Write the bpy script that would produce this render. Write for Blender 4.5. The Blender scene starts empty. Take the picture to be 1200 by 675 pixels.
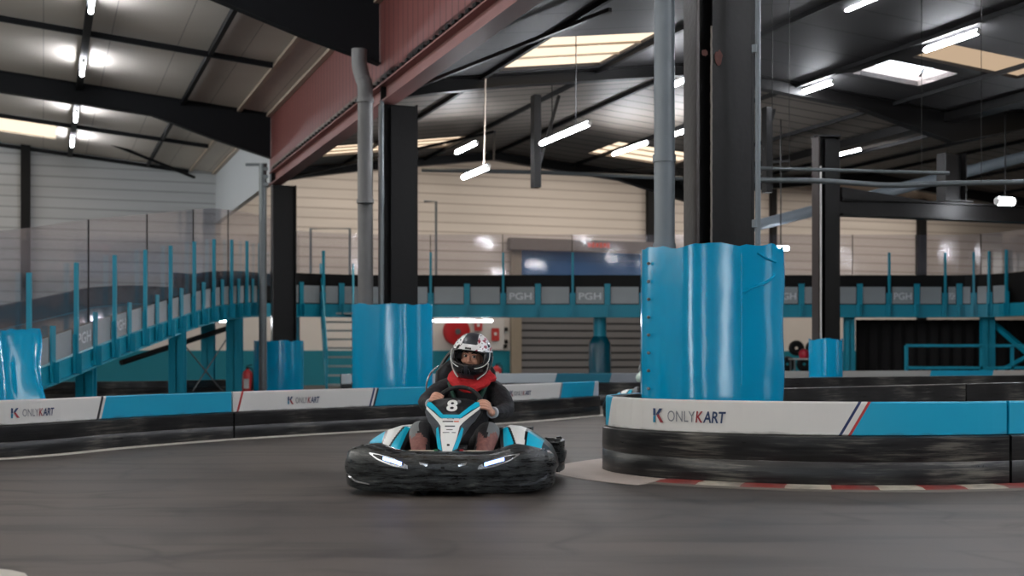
import bpy, bmesh, math, random
from mathutils import Vector, Matrix, noise
from mathutils.geometry import tessellate_polygon
R = math.radians
PI = math.pi
sc = bpy.context.scene
COL = sc.collection
FPX = 1500.0          # focal length in pixels of the 1200 px wide frame
HC = 0.95             # eye height of the camera
HOR = 415.0           # horizon row

def P(px, py, Y):
    """point at depth Y whose image is (px, py): used to survey positions from the photograph"""
    return Vector(((px - 600) / FPX * Y, Y, HC + (HOR - py) / FPX * Y))

def PX(v):
    return 600 + v[0] / v[1] * FPX

# building axes: s across the halls, u along the row of columns
NX, NY = 0.939, 0.344
def F(s, u, z=0.0):
    return Vector((5.147 - 0.3667 * u + NX * s, u + NY * s, z))
NV = Vector((NX, NY, 0)).normalized()
DV = Vector((-0.3667, 1, 0)).normalized()
UPV = Vector((0, 0, 1))
FRAMES = [0.9, 10.2, 19.5, 28.8, 38.1]

def lin(c):
    return tuple(((x / 255) / 12.92 if x / 255 <= 0.04045 else ((x / 255 + 0.055) / 1.055) ** 2.4) for x in c) + (1.0,)

# ------------------------------------------------------------------ materials
MATS = {}
def mat(name, col, rough=0.5, metal=0.0, var=0.0, vscale=8.0, bump=0.0, bscale=20.0, spec=0.5, coat=0.0, emit=0.0, ecol=None, alpha=1.0):
    if name in MATS:
        return MATS[name]
    m = bpy.data.materials.new(name); m.use_nodes = True
    nt = m.node_tree; b = nt.nodes['Principled BSDF']
    b.inputs['Base Color'].default_value = lin(col)
    b.inputs['Roughness'].default_value = rough
    b.inputs['Metallic'].default_value = metal
    b.inputs['Specular IOR Level'].default_value = spec
    b.inputs['Coat Weight'].default_value = coat
    if emit:
        b.inputs['Emission Color'].default_value = lin(ecol or col)
        b.inputs['Emission Strength'].default_value = emit
    tc = nt.nodes.new('ShaderNodeTexCoord')
    if var:
        n = nt.nodes.new('ShaderNodeTexNoise'); n.inputs['Scale'].default_value = vscale; n.inputs['Detail'].default_value = 4
        nt.links.new(tc.outputs['Object'], n.inputs['Vector'])
        mx = nt.nodes.new('ShaderNodeMix'); mx.data_type = 'RGBA'
        a = tuple(max(0, c * (1 - var)) for c in lin(col)[:3]) + (1,)
        c2 = tuple(min(1, c * (1 + var)) for c in lin(col)[:3]) + (1,)
        mx.inputs[6].default_value = a; mx.inputs[7].default_value = c2
        nt.links.new(n.outputs['Fac'], mx.inputs[0]); nt.links.new(mx.outputs[2], b.inputs['Base Color'])
    if bump:
        n = nt.nodes.new('ShaderNodeTexNoise'); n.inputs['Scale'].default_value = bscale; n.inputs['Detail'].default_value = 3
        nt.links.new(tc.outputs['Object'], n.inputs['Vector'])
        bp = nt.nodes.new('ShaderNodeBump'); bp.inputs['Strength'].default_value = bump; bp.inputs['Distance'].default_value = 0.02
        nt.links.new(n.outputs['Fac'], bp.inputs['Height']); nt.links.new(bp.outputs['Normal'], b.inputs['Normal'])
    MATS[name] = m
    return m

def emat(name, col, strength):
    if name in MATS: return MATS[name]
    m = bpy.data.materials.new(name); m.use_nodes = True
    nt = m.node_tree; nt.nodes.remove(nt.nodes['Principled BSDF'])
    e = nt.nodes.new('ShaderNodeEmission'); e.inputs['Color'].default_value = lin(col); e.inputs['Strength'].default_value = strength
    nt.links.new(e.outputs[0], nt.nodes['Material Output'].inputs[0])
    MATS[name] = m
    return m

def stripe_mat(name, col, axis, period, gap, colgap, rough=0.5, metal=0.0, bump=0.3, var=0.12, vscale=0.8, axis2=None, period2=1, gap2=0.02, mode='saw', vstretch=(1, 1, 1)):
    """cladding: ribs or joints every `period` metres along `axis` (world metres)"""
    m = bpy.data.materials.new(name); m.use_nodes = True
    nt = m.node_tree; b = nt.nodes['Principled BSDF']
    b.inputs['Roughness'].default_value = rough; b.inputs['Metallic'].default_value = metal
    g = nt.nodes.new('ShaderNodeNewGeometry')
    def fract(ax, per):
        d = nt.nodes.new('ShaderNodeVectorMath'); d.operation = 'DOT_PRODUCT'; d.inputs[1].default_value = tuple(ax)
        nt.links.new(g.outputs['Position'], d.inputs[0])
        dv = nt.nodes.new('ShaderNodeMath'); dv.operation = 'DIVIDE'; dv.inputs[1].default_value = per
        nt.links.new(d.outputs['Value'], dv.inputs[0])
        fr = nt.nodes.new('ShaderNodeMath'); fr.operation = 'FRACT'; nt.links.new(dv.outputs[0], fr.inputs[0])
        return fr
    fr = fract(axis, period)
    lt = nt.nodes.new('ShaderNodeMath'); lt.operation = 'LESS_THAN'; lt.inputs[1].default_value = gap
    nt.links.new(fr.outputs[0], lt.inputs[0]); fac = lt
    if axis2 is not None:
        f2 = fract(axis2, period2)
        l2 = nt.nodes.new('ShaderNodeMath'); l2.operation = 'LESS_THAN'; l2.inputs[1].default_value = gap2
        nt.links.new(f2.outputs[0], l2.inputs[0])
        mxx = nt.nodes.new('ShaderNodeMath'); mxx.operation = 'MAXIMUM'
        nt.links.new(lt.outputs[0], mxx.inputs[0]); nt.links.new(l2.outputs[0], mxx.inputs[1]); fac = mxx
    mp = nt.nodes.new('ShaderNodeMapping'); mp.inputs['Scale'].default_value = vstretch
    nt.links.new(g.outputs['Position'], mp.inputs['Vector'])
    n = nt.nodes.new('ShaderNodeTexNoise'); n.inputs['Scale'].default_value = vscale; n.inputs['Detail'].default_value = 5
    nt.links.new(mp.outputs[0], n.inputs['Vector'])
    base = nt.nodes.new('ShaderNodeMix'); base.data_type = 'RGBA'
    base.inputs[6].default_value = tuple(c * (1 - var) for c in lin(col)[:3]) + (1,)
    base.inputs[7].default_value = tuple(min(1, c * (1 + var)) for c in lin(col)[:3]) + (1,)
    nt.links.new(n.outputs['Fac'], base.inputs[0])
    mx = nt.nodes.new('ShaderNodeMix'); mx.data_type = 'RGBA'; mx.inputs[7].default_value = lin(colgap)
    nt.links.new(base.outputs[2], mx.inputs[6]); nt.links.new(fac.outputs[0], mx.inputs[0])
    nt.links.new(mx.outputs[2], b.inputs['Base Color'])
    if bump:
        h = fac
        if mode == 'wave':
            s1 = nt.nodes.new('ShaderNodeMath'); s1.operation = 'PINGPONG'; s1.inputs[1].default_value = 0.5
            nt.links.new(fr.outputs[0], s1.inputs[0]); h = s1
        bp = nt.nodes.new('ShaderNodeBump'); bp.inputs['Strength'].default_value = bump; bp.inputs['Distance'].default_value = 0.03
        bp.invert = mode != 'wave'
        nt.links.new(h.outputs[0], bp.inputs['Height']); nt.links.new(bp.outputs['Normal'], b.inputs['Normal'])
    MATS[name] = m
    return m

def clear_mat():
    m = bpy.data.materials.new('clear_polycarbonate'); m.use_nodes = True
    nt = m.node_tree; nt.nodes.remove(nt.nodes['Principled BSDF'])
    t = nt.nodes.new('ShaderNodeBsdfTransparent'); t.inputs[0].default_value = (0.95, 0.945, 0.965, 1)
    gl = nt.nodes.new('ShaderNodeBsdfGlossy'); gl.inputs['Roughness'].default_value = 0.08
    df = nt.nodes.new('ShaderNodeBsdfDiffuse'); df.inputs[0].default_value = lin((150, 150, 165))
    lw = nt.nodes.new('ShaderNodeLayerWeight'); lw.inputs['Blend'].default_value = 0.25
    ma = nt.nodes.new('ShaderNodeMath'); ma.operation = 'MULTIPLY_ADD'; ma.inputs[1].default_value = 0.32; ma.inputs[2].default_value = 0.03
    nt.links.new(lw.outputs['Fresnel'], ma.inputs[0])
    # warped sheet
    tc = nt.nodes.new('ShaderNodeTexCoord'); n = nt.nodes.new('ShaderNodeTexNoise'); n.inputs['Scale'].default_value = 1.3
    nt.links.new(tc.outputs['Object'], n.inputs['Vector'])
    bp = nt.nodes.new('ShaderNodeBump'); bp.inputs['Strength'].default_value = 0.12; bp.inputs['Distance'].default_value = 0.04
    nt.links.new(n.outputs['Fac'], bp.inputs['Height']); nt.links.new(bp.outputs['Normal'], gl.inputs['Normal'])
    m1 = nt.nodes.new('ShaderNodeMixShader'); m1.inputs[0].default_value = 0.09
    nt.links.new(t.outputs[0], m1.inputs[1]); nt.links.new(df.outputs[0], m1.inputs[2])
    m2 = nt.nodes.new('ShaderNodeMixShader')
    nt.links.new(ma.outputs[0], m2.inputs[0]); nt.links.new(m1.outputs[0], m2.inputs[1]); nt.links.new(gl.outputs[0], m2.inputs[2])
    nt.links.new(m2.outputs[0], nt.nodes['Material Output'].inputs[0])
    MATS['clear'] = m
    return m

def banner_mat(name, L, stops, slant, h=0.25):
    """printed banner: uv.x = metres along the barrier, uv.y = 0..1 up; stops = [(metres, colour)]"""
    m = bpy.data.materials.new(name); m.use_nodes = True
    nt = m.node_tree; b = nt.nodes['Principled BSDF']
    b.inputs['Roughness'].default_value = 0.42
    uv = nt.nodes.new('ShaderNodeUVMap'); sp = nt.nodes.new('ShaderNodeSeparateXYZ'); nt.links.new(uv.outputs[0], sp.inputs[0])
    a = nt.nodes.new('ShaderNodeMath'); a.operation = 'MULTIPLY_ADD'; a.inputs[1].default_value = -slant
    nt.links.new(sp.outputs['Y'], a.inputs[0]); nt.links.new(sp.outputs['X'], a.inputs[2])
    d = nt.nodes.new('ShaderNodeMath'); d.operation = 'DIVIDE'; d.inputs[1].default_value = L; nt.links.new(a.outputs[0], d.inputs[0])
    r = nt.nodes.new('ShaderNodeValToRGB'); r.color_ramp.interpolation = 'CONSTANT'
    el = r.color_ramp.elements
    el[0].position = 0; el[0].color = lin(stops[0][1])
    first = True
    for s, c in stops[1:]:
        p = min(1, max(0, s / L))
        if first:
            el[1].position = p; el[1].color = lin(c); first = False
        else:
            e = el.new(p); e.color = lin(c)
    if first: el[1].position = 1; el[1].color = lin(stops[0][1])
    nt.links.new(d.outputs[0], r.inputs[0])
    # scuffs: worn dark smears rising from the lower edge
    mp = nt.nodes.new('ShaderNodeMapping'); mp.inputs['Scale'].default_value = (1.6, 1.2, 1)
    nt.links.new(uv.outputs[0], mp.inputs[0])
    n = nt.nodes.new('ShaderNodeTexNoise'); n.inputs['Scale'].default_value = 3.0; n.inputs['Detail'].default_value = 6
    nt.links.new(mp.outputs[0], n.inputs['Vector'])
    sb = nt.nodes.new('ShaderNodeMath'); sb.operation = 'SUBTRACT'; nt.links.new(n.outputs['Fac'], sb.inputs[0])
    ml = nt.nodes.new('ShaderNodeMath'); ml.operation = 'MULTIPLY'; ml.inputs[1].default_value = 3.2
    nt.links.new(sp.outputs['Y'], ml.inputs[0]); nt.links.new(ml.outputs[0], sb.inputs[1])
    mr = nt.nodes.new('ShaderNodeMapRange'); mr.inputs['From Min'].default_value = 0.25; mr.inputs['From Max'].default_value = 0.6
    mr.inputs['To Max'].default_value = 0.6
    nt.links.new(sb.outputs[0], mr.inputs['Value'])
    mx = nt.nodes.new('ShaderNodeMix'); mx.data_type = 'RGBA'; mx.inputs[7].default_value = lin((70, 68, 64))
    nt.links.new(mr.outputs[0], mx.inputs[0]); nt.links.new(r.outputs[0], mx.inputs[6])
    nt.links.new(mx.outputs[2], b.inputs['Base Color'])
    return m

def scuffed_black():
    m = bpy.data.materials.new('scuffed_black_plastic'); m.use_nodes = True
    nt = m.node_tree; b = nt.nodes['Principled BSDF']; b.inputs['Roughness'].default_value = 0.42
    uv = nt.nodes.new('ShaderNodeUVMap')
    mp = nt.nodes.new('ShaderNodeMapping'); mp.inputs['Scale'].default_value = (1.3, 20, 1)
    nt.links.new(uv.outputs[0], mp.inputs[0])
    n = nt.nodes.new('ShaderNodeTexNoise'); n.inputs['Scale'].default_value = 2.2; n.inputs['Detail'].default_value = 8; n.inputs['Roughness'].default_value = 0.65
    nt.links.new(mp.outputs[0], n.inputs['Vector'])
    n2 = nt.nodes.new('ShaderNodeTexNoise'); n2.inputs['Scale'].default_value = 1.6; n2.inputs['Detail'].default_value = 2
    nt.links.new(uv.outputs[0], n2.inputs['Vector'])
    mu = nt.nodes.new('ShaderNodeMath'); mu.operation = 'MULTIPLY'; nt.links.new(n.outputs['Fac'], mu.inputs[0]); nt.links.new(n2.outputs['Fac'], mu.inputs[1])
    r = nt.nodes.new('ShaderNodeValToRGB')
    el = r.color_ramp.elements
    el[0].position = 0.17; el[0].color = lin((16, 17, 19)); el[1].position = 0.40; el[1].color = lin((104, 101, 94))
    e = el.new(0.27); e.color = lin((38, 38, 39))
    nt.links.new(mu.outputs[0], r.inputs[0]); nt.links.new(r.outputs[0], b.inputs['Base Color'])
    bp = nt.nodes.new('ShaderNodeBump'); bp.inputs['Strength'].default_value = 0.2; bp.inputs['Distance'].default_value = 0.006
    nt.links.new(n.outputs['Fac'], bp.inputs['Height']); nt.links.new(bp.outputs['Normal'], b.inputs['Normal'])
    rr = nt.nodes.new('ShaderNodeMapRange'); rr.inputs['To Min'].default_value = 0.16; rr.inputs['To Max'].default_value = 0.5
    nt.links.new(n.outputs['Fac'], rr.inputs['Value']); nt.links.new(rr.outputs[0], b.inputs['Roughness'])
    return m

def floor_mat():
    m = bpy.data.materials.new('track_asphalt'); m.use_nodes = True
    nt = m.node_tree; b = nt.nodes['Principled BSDF']; b.inputs['Specular IOR Level'].default_value = 0.35
    g = nt.nodes.new('ShaderNodeNewGeometry')
    def noi(scale, sc3=(1, 1, 1), det=5, rot=0.0, rough=0.55):
        mp = nt.nodes.new('ShaderNodeMapping'); mp.inputs['Scale'].default_value = sc3; mp.inputs['Rotation'].default_value = (0, 0, rot)
        nt.links.new(g.outputs['Position'], mp.inputs[0])
        n = nt.nodes.new('ShaderNodeTexNoise'); n.inputs['Scale'].default_value = scale; n.inputs['Detail'].default_value = det
        n.inputs['Roughness'].default_value = rough
        nt.links.new(mp.outputs[0], n.inputs['Vector']); return n
    big = noi(0.45); fine = noi(60, det=2); streak = noi(1.2, (0.35, 2.6, 1), 5, 0.12)
    r = nt.nodes.new('ShaderNodeValToRGB'); el = r.color_ramp.elements
    el[0].position = 0.3; el[0].color = lin((62, 57, 53)); el[1].position = 0.68; el[1].color = lin((96, 88, 81))
    nt.links.new(big.outputs['Fac'], r.inputs[0])
    r2 = nt.nodes.new('ShaderNodeValToRGB'); el = r2.color_ramp.elements
    el[0].position = 0.36; el[0].color = (0.50, 0.50, 0.51, 1); el[1].position = 0.52; el[1].color = (1, 1, 1, 1)
    nt.links.new(streak.outputs['Fac'], r2.inputs[0])
    mx = nt.nodes.new('ShaderNodeMix'); mx.data_type = 'RGBA'; mx.blend_type = 'MULTIPLY'; mx.inputs[0].default_value = 0.8
    nt.links.new(r.outputs[0], mx.inputs[6]); nt.links.new(r2.outputs[0], mx.inputs[7])
    # looping rubber marks: warped thin rings
    w = noi(0.5, det=2)
    add = nt.nodes.new('ShaderNodeVectorMath'); add.operation = 'MULTIPLY_ADD'; add.inputs[1].default_value = (4.5, 4.5, 0)
    nt.links.new(w.outputs['Color'], add.inputs[0]); nt.links.new(g.outputs['Position'], add.inputs[2])
    v = nt.nodes.new('ShaderNodeTexVoronoi'); v.feature = 'DISTANCE_TO_EDGE'; v.inputs['Scale'].default_value = 0.75
    nt.links.new(add.outputs[0], v.inputs['Vector'])
    mr = nt.nodes.new('ShaderNodeMapRange'); mr.inputs['From Min'].default_value = 0.0; mr.inputs['From Max'].default_value = 0.07
    mr.inputs['To Min'].default_value = 0.6; mr.inputs['To Max'].default_value = 1.0
    nt.links.new(v.outputs['Distance'], mr.inputs['Value'])
    mask = nt.nodes.new('ShaderNodeMapRange'); mask.inputs['From Min'].default_value = 0.42; mask.inputs['From Max'].default_value = 0.56
    m2n = noi(0.8, det=3, rot=1.0); nt.links.new(m2n.outputs['Fac'], mask.inputs['Value'])
    mm = nt.nodes.new('ShaderNodeMix'); mm.data_type = 'RGBA'; mm.blend_type = 'MULTIPLY'
    nt.links.new(mask.outputs[0], mm.inputs[0]); nt.links.new(mx.outputs[2], mm.inputs[6]); nt.links.new(mr.outputs[0], mm.inputs[7])
    nt.links.new(mm.outputs[2], b.inputs['Base Color'])
    rr = nt.nodes.new('ShaderNodeMapRange'); rr.inputs['To Min'].default_value = 0.42; rr.inputs['To Max'].default_value = 0.7
    nt.links.new(big.outputs['Fac'], rr.inputs['Value']); nt.links.new(rr.outputs[0], b.inputs['Roughness'])
    bp = nt.nodes.new('ShaderNodeBump'); bp.inputs['Strength'].default_value = 0.25; bp.inputs['Distance'].default_value = 0.004
    nt.links.new(fine.outputs['Fac'], bp.inputs['Height']); nt.links.new(bp.outputs['Normal'], b.inputs['Normal'])
    return m

# ------------------------------------------------------------------ mesh builder
class MB:
    def __init__(s): s.v = []; s.f = []; s.mi = []; s.uv = {}
    def add(s, vs, fs, mi=0, uvs=None):
        o = len(s.v); s.v += [Vector(a) for a in vs]
        for k, f in enumerate(fs):
            s.f.append([i + o for i in f]); s.mi.append(mi)
            if uvs: s.uv[len(s.f) - 1] = uvs[k]
        return s
    def obox(s, c, ax, ay, az, mi=0):
        c = Vector(c); ax, ay, az = Vector(ax), Vector(ay), Vector(az)
        vs = [c + i * ax + j * ay + k * az for k in (-1, 1) for j in (-1, 1) for i in (-1, 1)]
        return s.add(vs, [(0, 2, 3, 1), (4, 5, 7, 6), (0, 1, 5, 4), (2, 6, 7, 3), (0, 4, 6, 2), (1, 3, 7, 5)], mi)
    def box(s, x0, x1, y0, y1, z0, z1, mi=0):
        return s.obox(((x0 + x1) / 2, (y0 + y1) / 2, (z0 + z1) / 2), ((x1 - x0) / 2, 0, 0), (0, (y1 - y0) / 2, 0), (0, 0, (z1 - z0) / 2), mi)
    def beam(s, p, q, w, h, up=(0, 0, 1), mi=0):
        p, q = Vector(p), Vector(q); d = q - p; L = d.length; d.normalize()
        sd = d.cross(Vector(up))
        if sd.length < 1e-5: sd = Vector((1, 0, 0))
        sd.normalize(); u = sd.cross(d).normalized()
        return s.obox((p + q) / 2, d * L / 2, sd * w / 2, u * h / 2, mi)
    def tube(s, pts, r, seg=10, closed=False, cap=True, mi=0):
        pts = [Vector(p) for p in pts]; n = len(pts)
        rs = r if isinstance(r, (list, tuple)) else [r] * n
        rings = []; prev = None
        for i, p in enumerate(pts):
            a = pts[i - 1] if (i > 0 or closed) else p
            b = pts[(i + 1) % n] if (i < n - 1 or closed) else p
            d = (b - a).normalized()
            if prev is None:
                ref = UPV if abs(d.z) < 0.9 else Vector((0, 1, 0))
                x = d.cross(ref).normalized()
            else:
                x = (prev - d * prev.dot(d)).normalized()
            prev = x; y = d.cross(x)
            rings.append([p + rs[i] * (math.cos(2 * PI * k / seg) * x + math.sin(2 * PI * k / seg) * y) for k in range(seg)])
        return s.loft(rings, True, closed, cap and not closed, mi)
    def loft(s, rings, ring_closed=True, closed=False, cap=True, mi=0):
        m = len(rings[0]); n = len(rings); vs = [p for r in rings for p in r]; fs = []
        for i in range(n if closed else n - 1):
            j = (i + 1) % n
            for k in range(m if ring_closed else m - 1):
                l = (k + 1) % m
                fs.append((i * m + k, i * m + l, j * m + l, j * m + k))
        if cap and ring_closed:
            fs.append(tuple(range(m))[::-1]); fs.append(tuple((n - 1) * m + k for k in range(m)))
        return s.add(vs, fs, mi)
    def lathe(s, c, prof, seg=24, mi=0, axis='Z'):
        rings = []
        for r, z in prof:
            ring = []
            for k in range(seg):
                a = 2 * PI * k / seg; x, y = r * math.cos(a), r * math.sin(a)
                o = {'Z': (x, y, z), 'X': (z, x, y), 'Y': (x, z, y)}[axis]
                ring.append(Vector(c) + Vector(o))
            rings.append(ring)
        return s.loft(rings, True, False, True, mi)
    def prism(s, poly, fn, t, mi=0):
        """poly [(a,b)], fn(a,b,off)->point, thickness t outwards"""
        n = len(poly)
        vs = [fn(a, b, 0) for a, b in poly] + [fn(a, b, t) for a, b in poly]
        fs = [tuple(range(n)), tuple(range(n, 2 * n))[::-1]] + [(i, (i + 1) % n, n + (i + 1) % n, n + i) for i in range(n)]
        return s.add(vs, fs, mi)
    def build(s, name, m, parent=None, smooth=False, bevel=0.0, kind=None, label=None, recalc=True, solid=0.0, sub=0):
        me = bpy.data.meshes.new(name)
        org = Vector((0, 0, 0))
        if s.v:
            lo = Vector([min(v[i] for v in s.v) for i in range(3)]); hi = Vector([max(v[i] for v in s.v) for i in range(3)])
            org = (lo + hi) / 2
            if parent is None: org.z = lo.z
        me.from_pydata([tuple(v - org) for v in s.v], [], s.f)
        ms = m if isinstance(m, (list, tuple)) else [m]
        for x in ms: me.materials.append(x)
        me.polygons.foreach_set('material_index', s.mi)
        if s.uv:
            l = me.uv_layers.new(name='UVMap')
            for p in me.polygons:
                u = s.uv.get(p.index)
                if u:
                    for li, c in zip(p.loop_indices, u): l.data[li].uv = c
        if recalc:
            bm = bmesh.new(); bm.from_mesh(me)
            bmesh.ops.recalc_face_normals(bm, faces=bm.faces); bm.to_mesh(me); bm.free()
        if smooth:
            me.shade_smooth() if hasattr(me, 'shade_smooth') else None
            try: me.set_sharp_from_angle(angle=R(40))
            except Exception: pass
        me.update()
        o = bpy.data.objects.new(name, me); COL.objects.link(o)
        if parent is not None:
            o.parent = parent
            w = Vector((0, 0, 0)); q = parent
            while q is not None: w += q.location; q = q.parent
            o.location = org - w
        else:
            o.location = org
        if solid:
            md = o.modifiers.new('thickness', 'SOLIDIFY'); md.thickness = solid; md.offset = 0
        if sub:
            md = o.modifiers.new('smooth', 'SUBSURF'); md.levels = md.render_levels = sub
        if bevel:
            md = o.modifiers.new('edge', 'BEVEL'); md.width = bevel; md.segments = 2; md.limit_method = 'ANGLE'
        if kind: o['kind'] = kind
        if label: o['label'] = label
        return o

def tag(o, label, cat, group=None, kind=None):
    o['label'] = label; o['category'] = cat
    if group: o['group'] = group
    if kind: o['kind'] = kind
    return o
def thing(name, label, cat, loc=(0, 0, 0), group=None):
    o = bpy.data.objects.new(name, None); COL.objects.link(o); o.location = loc; o.empty_display_size = 0.2
    return tag(o, label, cat, group)
def struct(name, loc=(0, 0, 0)):
    o = bpy.data.objects.new(name, None); COL.objects.link(o); o.location = loc; o['kind'] = 'structure'; return o
def copy_tree(o, parent=None):
    c = o.copy(); COL.objects.link(c)
    if parent is not None: c.parent = parent
    for ch in [x for x in bpy.data.objects if x.parent == o and x is not c]:
        copy_tree(ch, c)
    return c

def spline(pts, n=12):
    pts = [Vector(p) for p in pts]; out = []
    for i in range(len(pts) - 1):
        p0 = pts[max(i - 1, 0)]; p1 = pts[i]; p2 = pts[i + 1]; p3 = pts[min(i + 2, len(pts) - 1)]
        for k in range(n):
            t = k / n
            out.append(0.5 * ((2 * p1) + (p2 - p0) * t + (2 * p0 - 5 * p1 + 4 * p2 - p3) * t * t + (-p0 + 3 * p1 - 3 * p2 + p3) * t ** 3))
    out.append(pts[-1].copy())
    return out

class Path:
    def __init__(s, pts, n=12):
        s.p = spline(pts, n); s.a = [0.0]
        for i in range(1, len(s.p)): s.a.append(s.a[-1] + (s.p[i] - s.p[i - 1]).length)
        s.L = s.a[-1]
    def at(s, d):
        d = min(max(d, 0), s.L)
        for i in range(1, len(s.a)):
            if s.a[i] >= d:
                t = (d - s.a[i - 1]) / max(1e-9, s.a[i] - s.a[i - 1]); return s.p[i - 1].lerp(s.p[i], t)
        return s.p[-1].copy()
    def tan(s, d):
        v = s.at(d + 0.05) - s.at(d - 0.05); return v.normalized()
    def px(s, px, lo=0, hi=None):
        hi = s.L if hi is None else hi
        best = None
        n = 800
        for i in range(n + 1):
            d = lo + (hi - lo) * i / n; p = s.at(d)
            if p.y < 1: continue
            e = abs(PX(p) - px)
            if best is None or e < best[0]: best = (e, d)
        return best[1]

_tc = {}
def text2d(body, size, bold=0.0):
    """flat outline of a word: verts, faces, width"""
    k = (body, size, bold)
    if k in _tc: return _tc[k]
    cu = bpy.data.curves.new('t', 'FONT'); cu.body = body; cu.size = size; cu.offset = bold; cu.resolution_u = 3
    o = bpy.data.objects.new('t', cu); COL.objects.link(o)
    dg = bpy.context.evaluated_depsgraph_get()
    me = bpy.data.meshes.new_from_object(o.evaluated_get(dg))
    vs = [v.co.copy() for v in me.vertices]; fs = [tuple(p.vertices) for p in me.polygons]
    bpy.data.objects.remove(o); bpy.data.curves.remove(cu); bpy.data.meshes.remove(me)
    x0 = min(v.x for v in vs); w = max(v.x for v in vs) - x0
    for v in vs: v.x -= x0
    _tc[k] = (vs, fs, w); return _tc[k]
def put_text(mb, body, size, fn, x0=0.0, y0=0.0, bold=0.0, sx=1.0, mi=0, italic=0.0):
    vs, fs, w = text2d(body, size, bold)
    mb.add([fn(x0 + v.x * sx + v.y * italic, y0 + v.y) for v in vs], fs, mi)
    return w * sx
# ------------------------------------------------------------------ palette
TEAL = (0, 132, 176)
M_vinyl = mat('teal_vinyl', (0, 147, 192), 0.13, var=0.05, vscale=3, spec=0.6, bump=0.12, bscale=3.0)
M_teal = mat('teal_paint', (0, 142, 168), 0.45, var=0.1, vscale=3)
M_black = mat('black_steel', (13, 12, 12), 0.42, var=0.25, vscale=3, bump=0.1, bscale=14, spec=.25)
M_blackmat = mat('matt_black', (10, 10, 11), 0.6, var=0.2, vscale=4, spec=.25)
M_brownsteel = mat('brown_black_steel', (48, 40, 38), 0.36, var=0.3, vscale=4, bump=0.12, bscale=20)
M_galv = mat('galvanised_steel', (100, 106, 108), 0.4, 0.5, var=0.15, vscale=6)
M_pvc = mat('grey_pvc', (106, 115, 122), 0.38, var=0.08, vscale=4)
M_rust = mat('rust_primer', (92, 58, 52), 0.8, var=0.25, vscale=20)
M_redbeam = mat('dark_red_paint', (136, 92, 88), 0.5, var=0.15, vscale=2)
M_cream = mat('cream_strip', (186, 172, 156), 0.6)
M_greypanel = mat('grey_guard_panel', (150, 158, 162), 0.4, var=0.12, vscale=2)
M_white = mat('white_paint', (196, 194, 190), 0.5, var=0.05, vscale=2)
M_rubber = mat('black_rubber', (20, 20, 22), 0.75)
M_red = mat('red_enamel', (170, 30, 34), 0.35)
M_clear = clear_mat()
M_scuff = scuffed_black()
TUBE_E = 64.0
M_tube = emat('fluorescent_tube', (240, 243, 250), TUBE_E)
M_sky_warm = emat('warm_translucent_rooflight', (250, 224, 194), 0.95)
M_sky_tan = emat('yellowed_rooflight', (196, 170, 142), 0.62)
M_sky_white = emat('open_rooflight', (226, 238, 250), 4.0)
M_roofL = stripe_mat('pale_roof_panels', (206, 199, 189), NV, 1.15, 0.012, (150, 144, 138), 0.75, 0.0, bump=0.15, var=0.15, vscale=0.5)
M_roofR = stripe_mat('dark_roof_panels', (44, 43, 44), DV, 1.0, 0.05, (6, 6, 7), 0.62, 0.1, bump=0.4, var=0.2, vscale=0.7)
M_roofM = stripe_mat('ribbed_roof_lit_tone', (128, 120, 112), DV, 0.5, 0.12, (46, 43, 41), 0.55, 0.1, bump=0.6, var=0.15)  # ribs are real; paler tone imitates the brighter light in this bay
M_roofB = stripe_mat('tan_roof_panels', (140, 128, 116), DV, 1.0, 0.025, (84, 78, 72), 0.5, 0.1, bump=0.2, var=0.12)
M_redclad = stripe_mat('dark_red_ribbed_cladding', (124, 73, 69), DV, 0.26, 0.14, (78, 46, 46), 0.48, 0.1, bump=0.8, var=0.12, vscale=1.5)
M_whiteclad = stripe_mat('white_ribbed_cladding', (190, 196, 200), DV, 0.3, 0.1, (150, 156, 160), 0.5, 0.0, bump=0.5, var=0.05)
M_backclad = stripe_mat('cream_sheet_cladding', (206, 197, 186), UPV, 0.30, 0.16, (176, 165, 154), 0.45, 0.0, bump=0.6, var=0.16, vscale=1.2, vstretch=(0.2, 0.2, 3.0))
M_leftclad = stripe_mat('pale_grey_sheet_cladding', (184, 188, 190), UPV, 0.30, 0.16, (154, 157, 160), 0.45, 0.0, bump=0.6, var=0.16, vscale=1.2, vstretch=(0.2, 0.2, 3.0))
M_shutter = stripe_mat('grey_roller_slats', (118, 118, 118), UPV, 0.24, 0.28, (52, 52, 54), 0.4, 0.2, bump=1.0, var=0.08)
M_shutblue = stripe_mat('blue_door_sheet', (30, 84, 130), UPV, 0.5, 0.03, (30, 60, 90), 0.3, 0.0, bump=0.3, var=0.3)
M_concrete = mat('pale_worn_concrete', (192, 178, 168), 0.7, var=0.15, vscale=3, bump=0.1)

# ------------------------------------------------------------------ roof geometry
def zL(s): return 6.35 + 0.095 * (-s)
def zR(s):
    if s < 5.3: return 5.1 + 0.130 * s
    if s < 10.6: return 5.789 - 0.088 * (s - 5.3)
    if s < 15.9: return 5.323 + 0.088 * (s - 10.6)
    if s < 21.2: return 5.789 - 0.088 * (s - 15.9)
    return 5.323 + 0.06 * (s - 21.2)
U0, U3, U4 = -9.0, 28.8, 38.1

fl = MB(); fl.add([(-30, -12, 0), (36, -12, 0), (36, 52, 0), (-30, 52, 0)], [(0, 1, 2, 3)])
fl.build('floor', floor_mat(), kind='structure', recalc=False)

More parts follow.
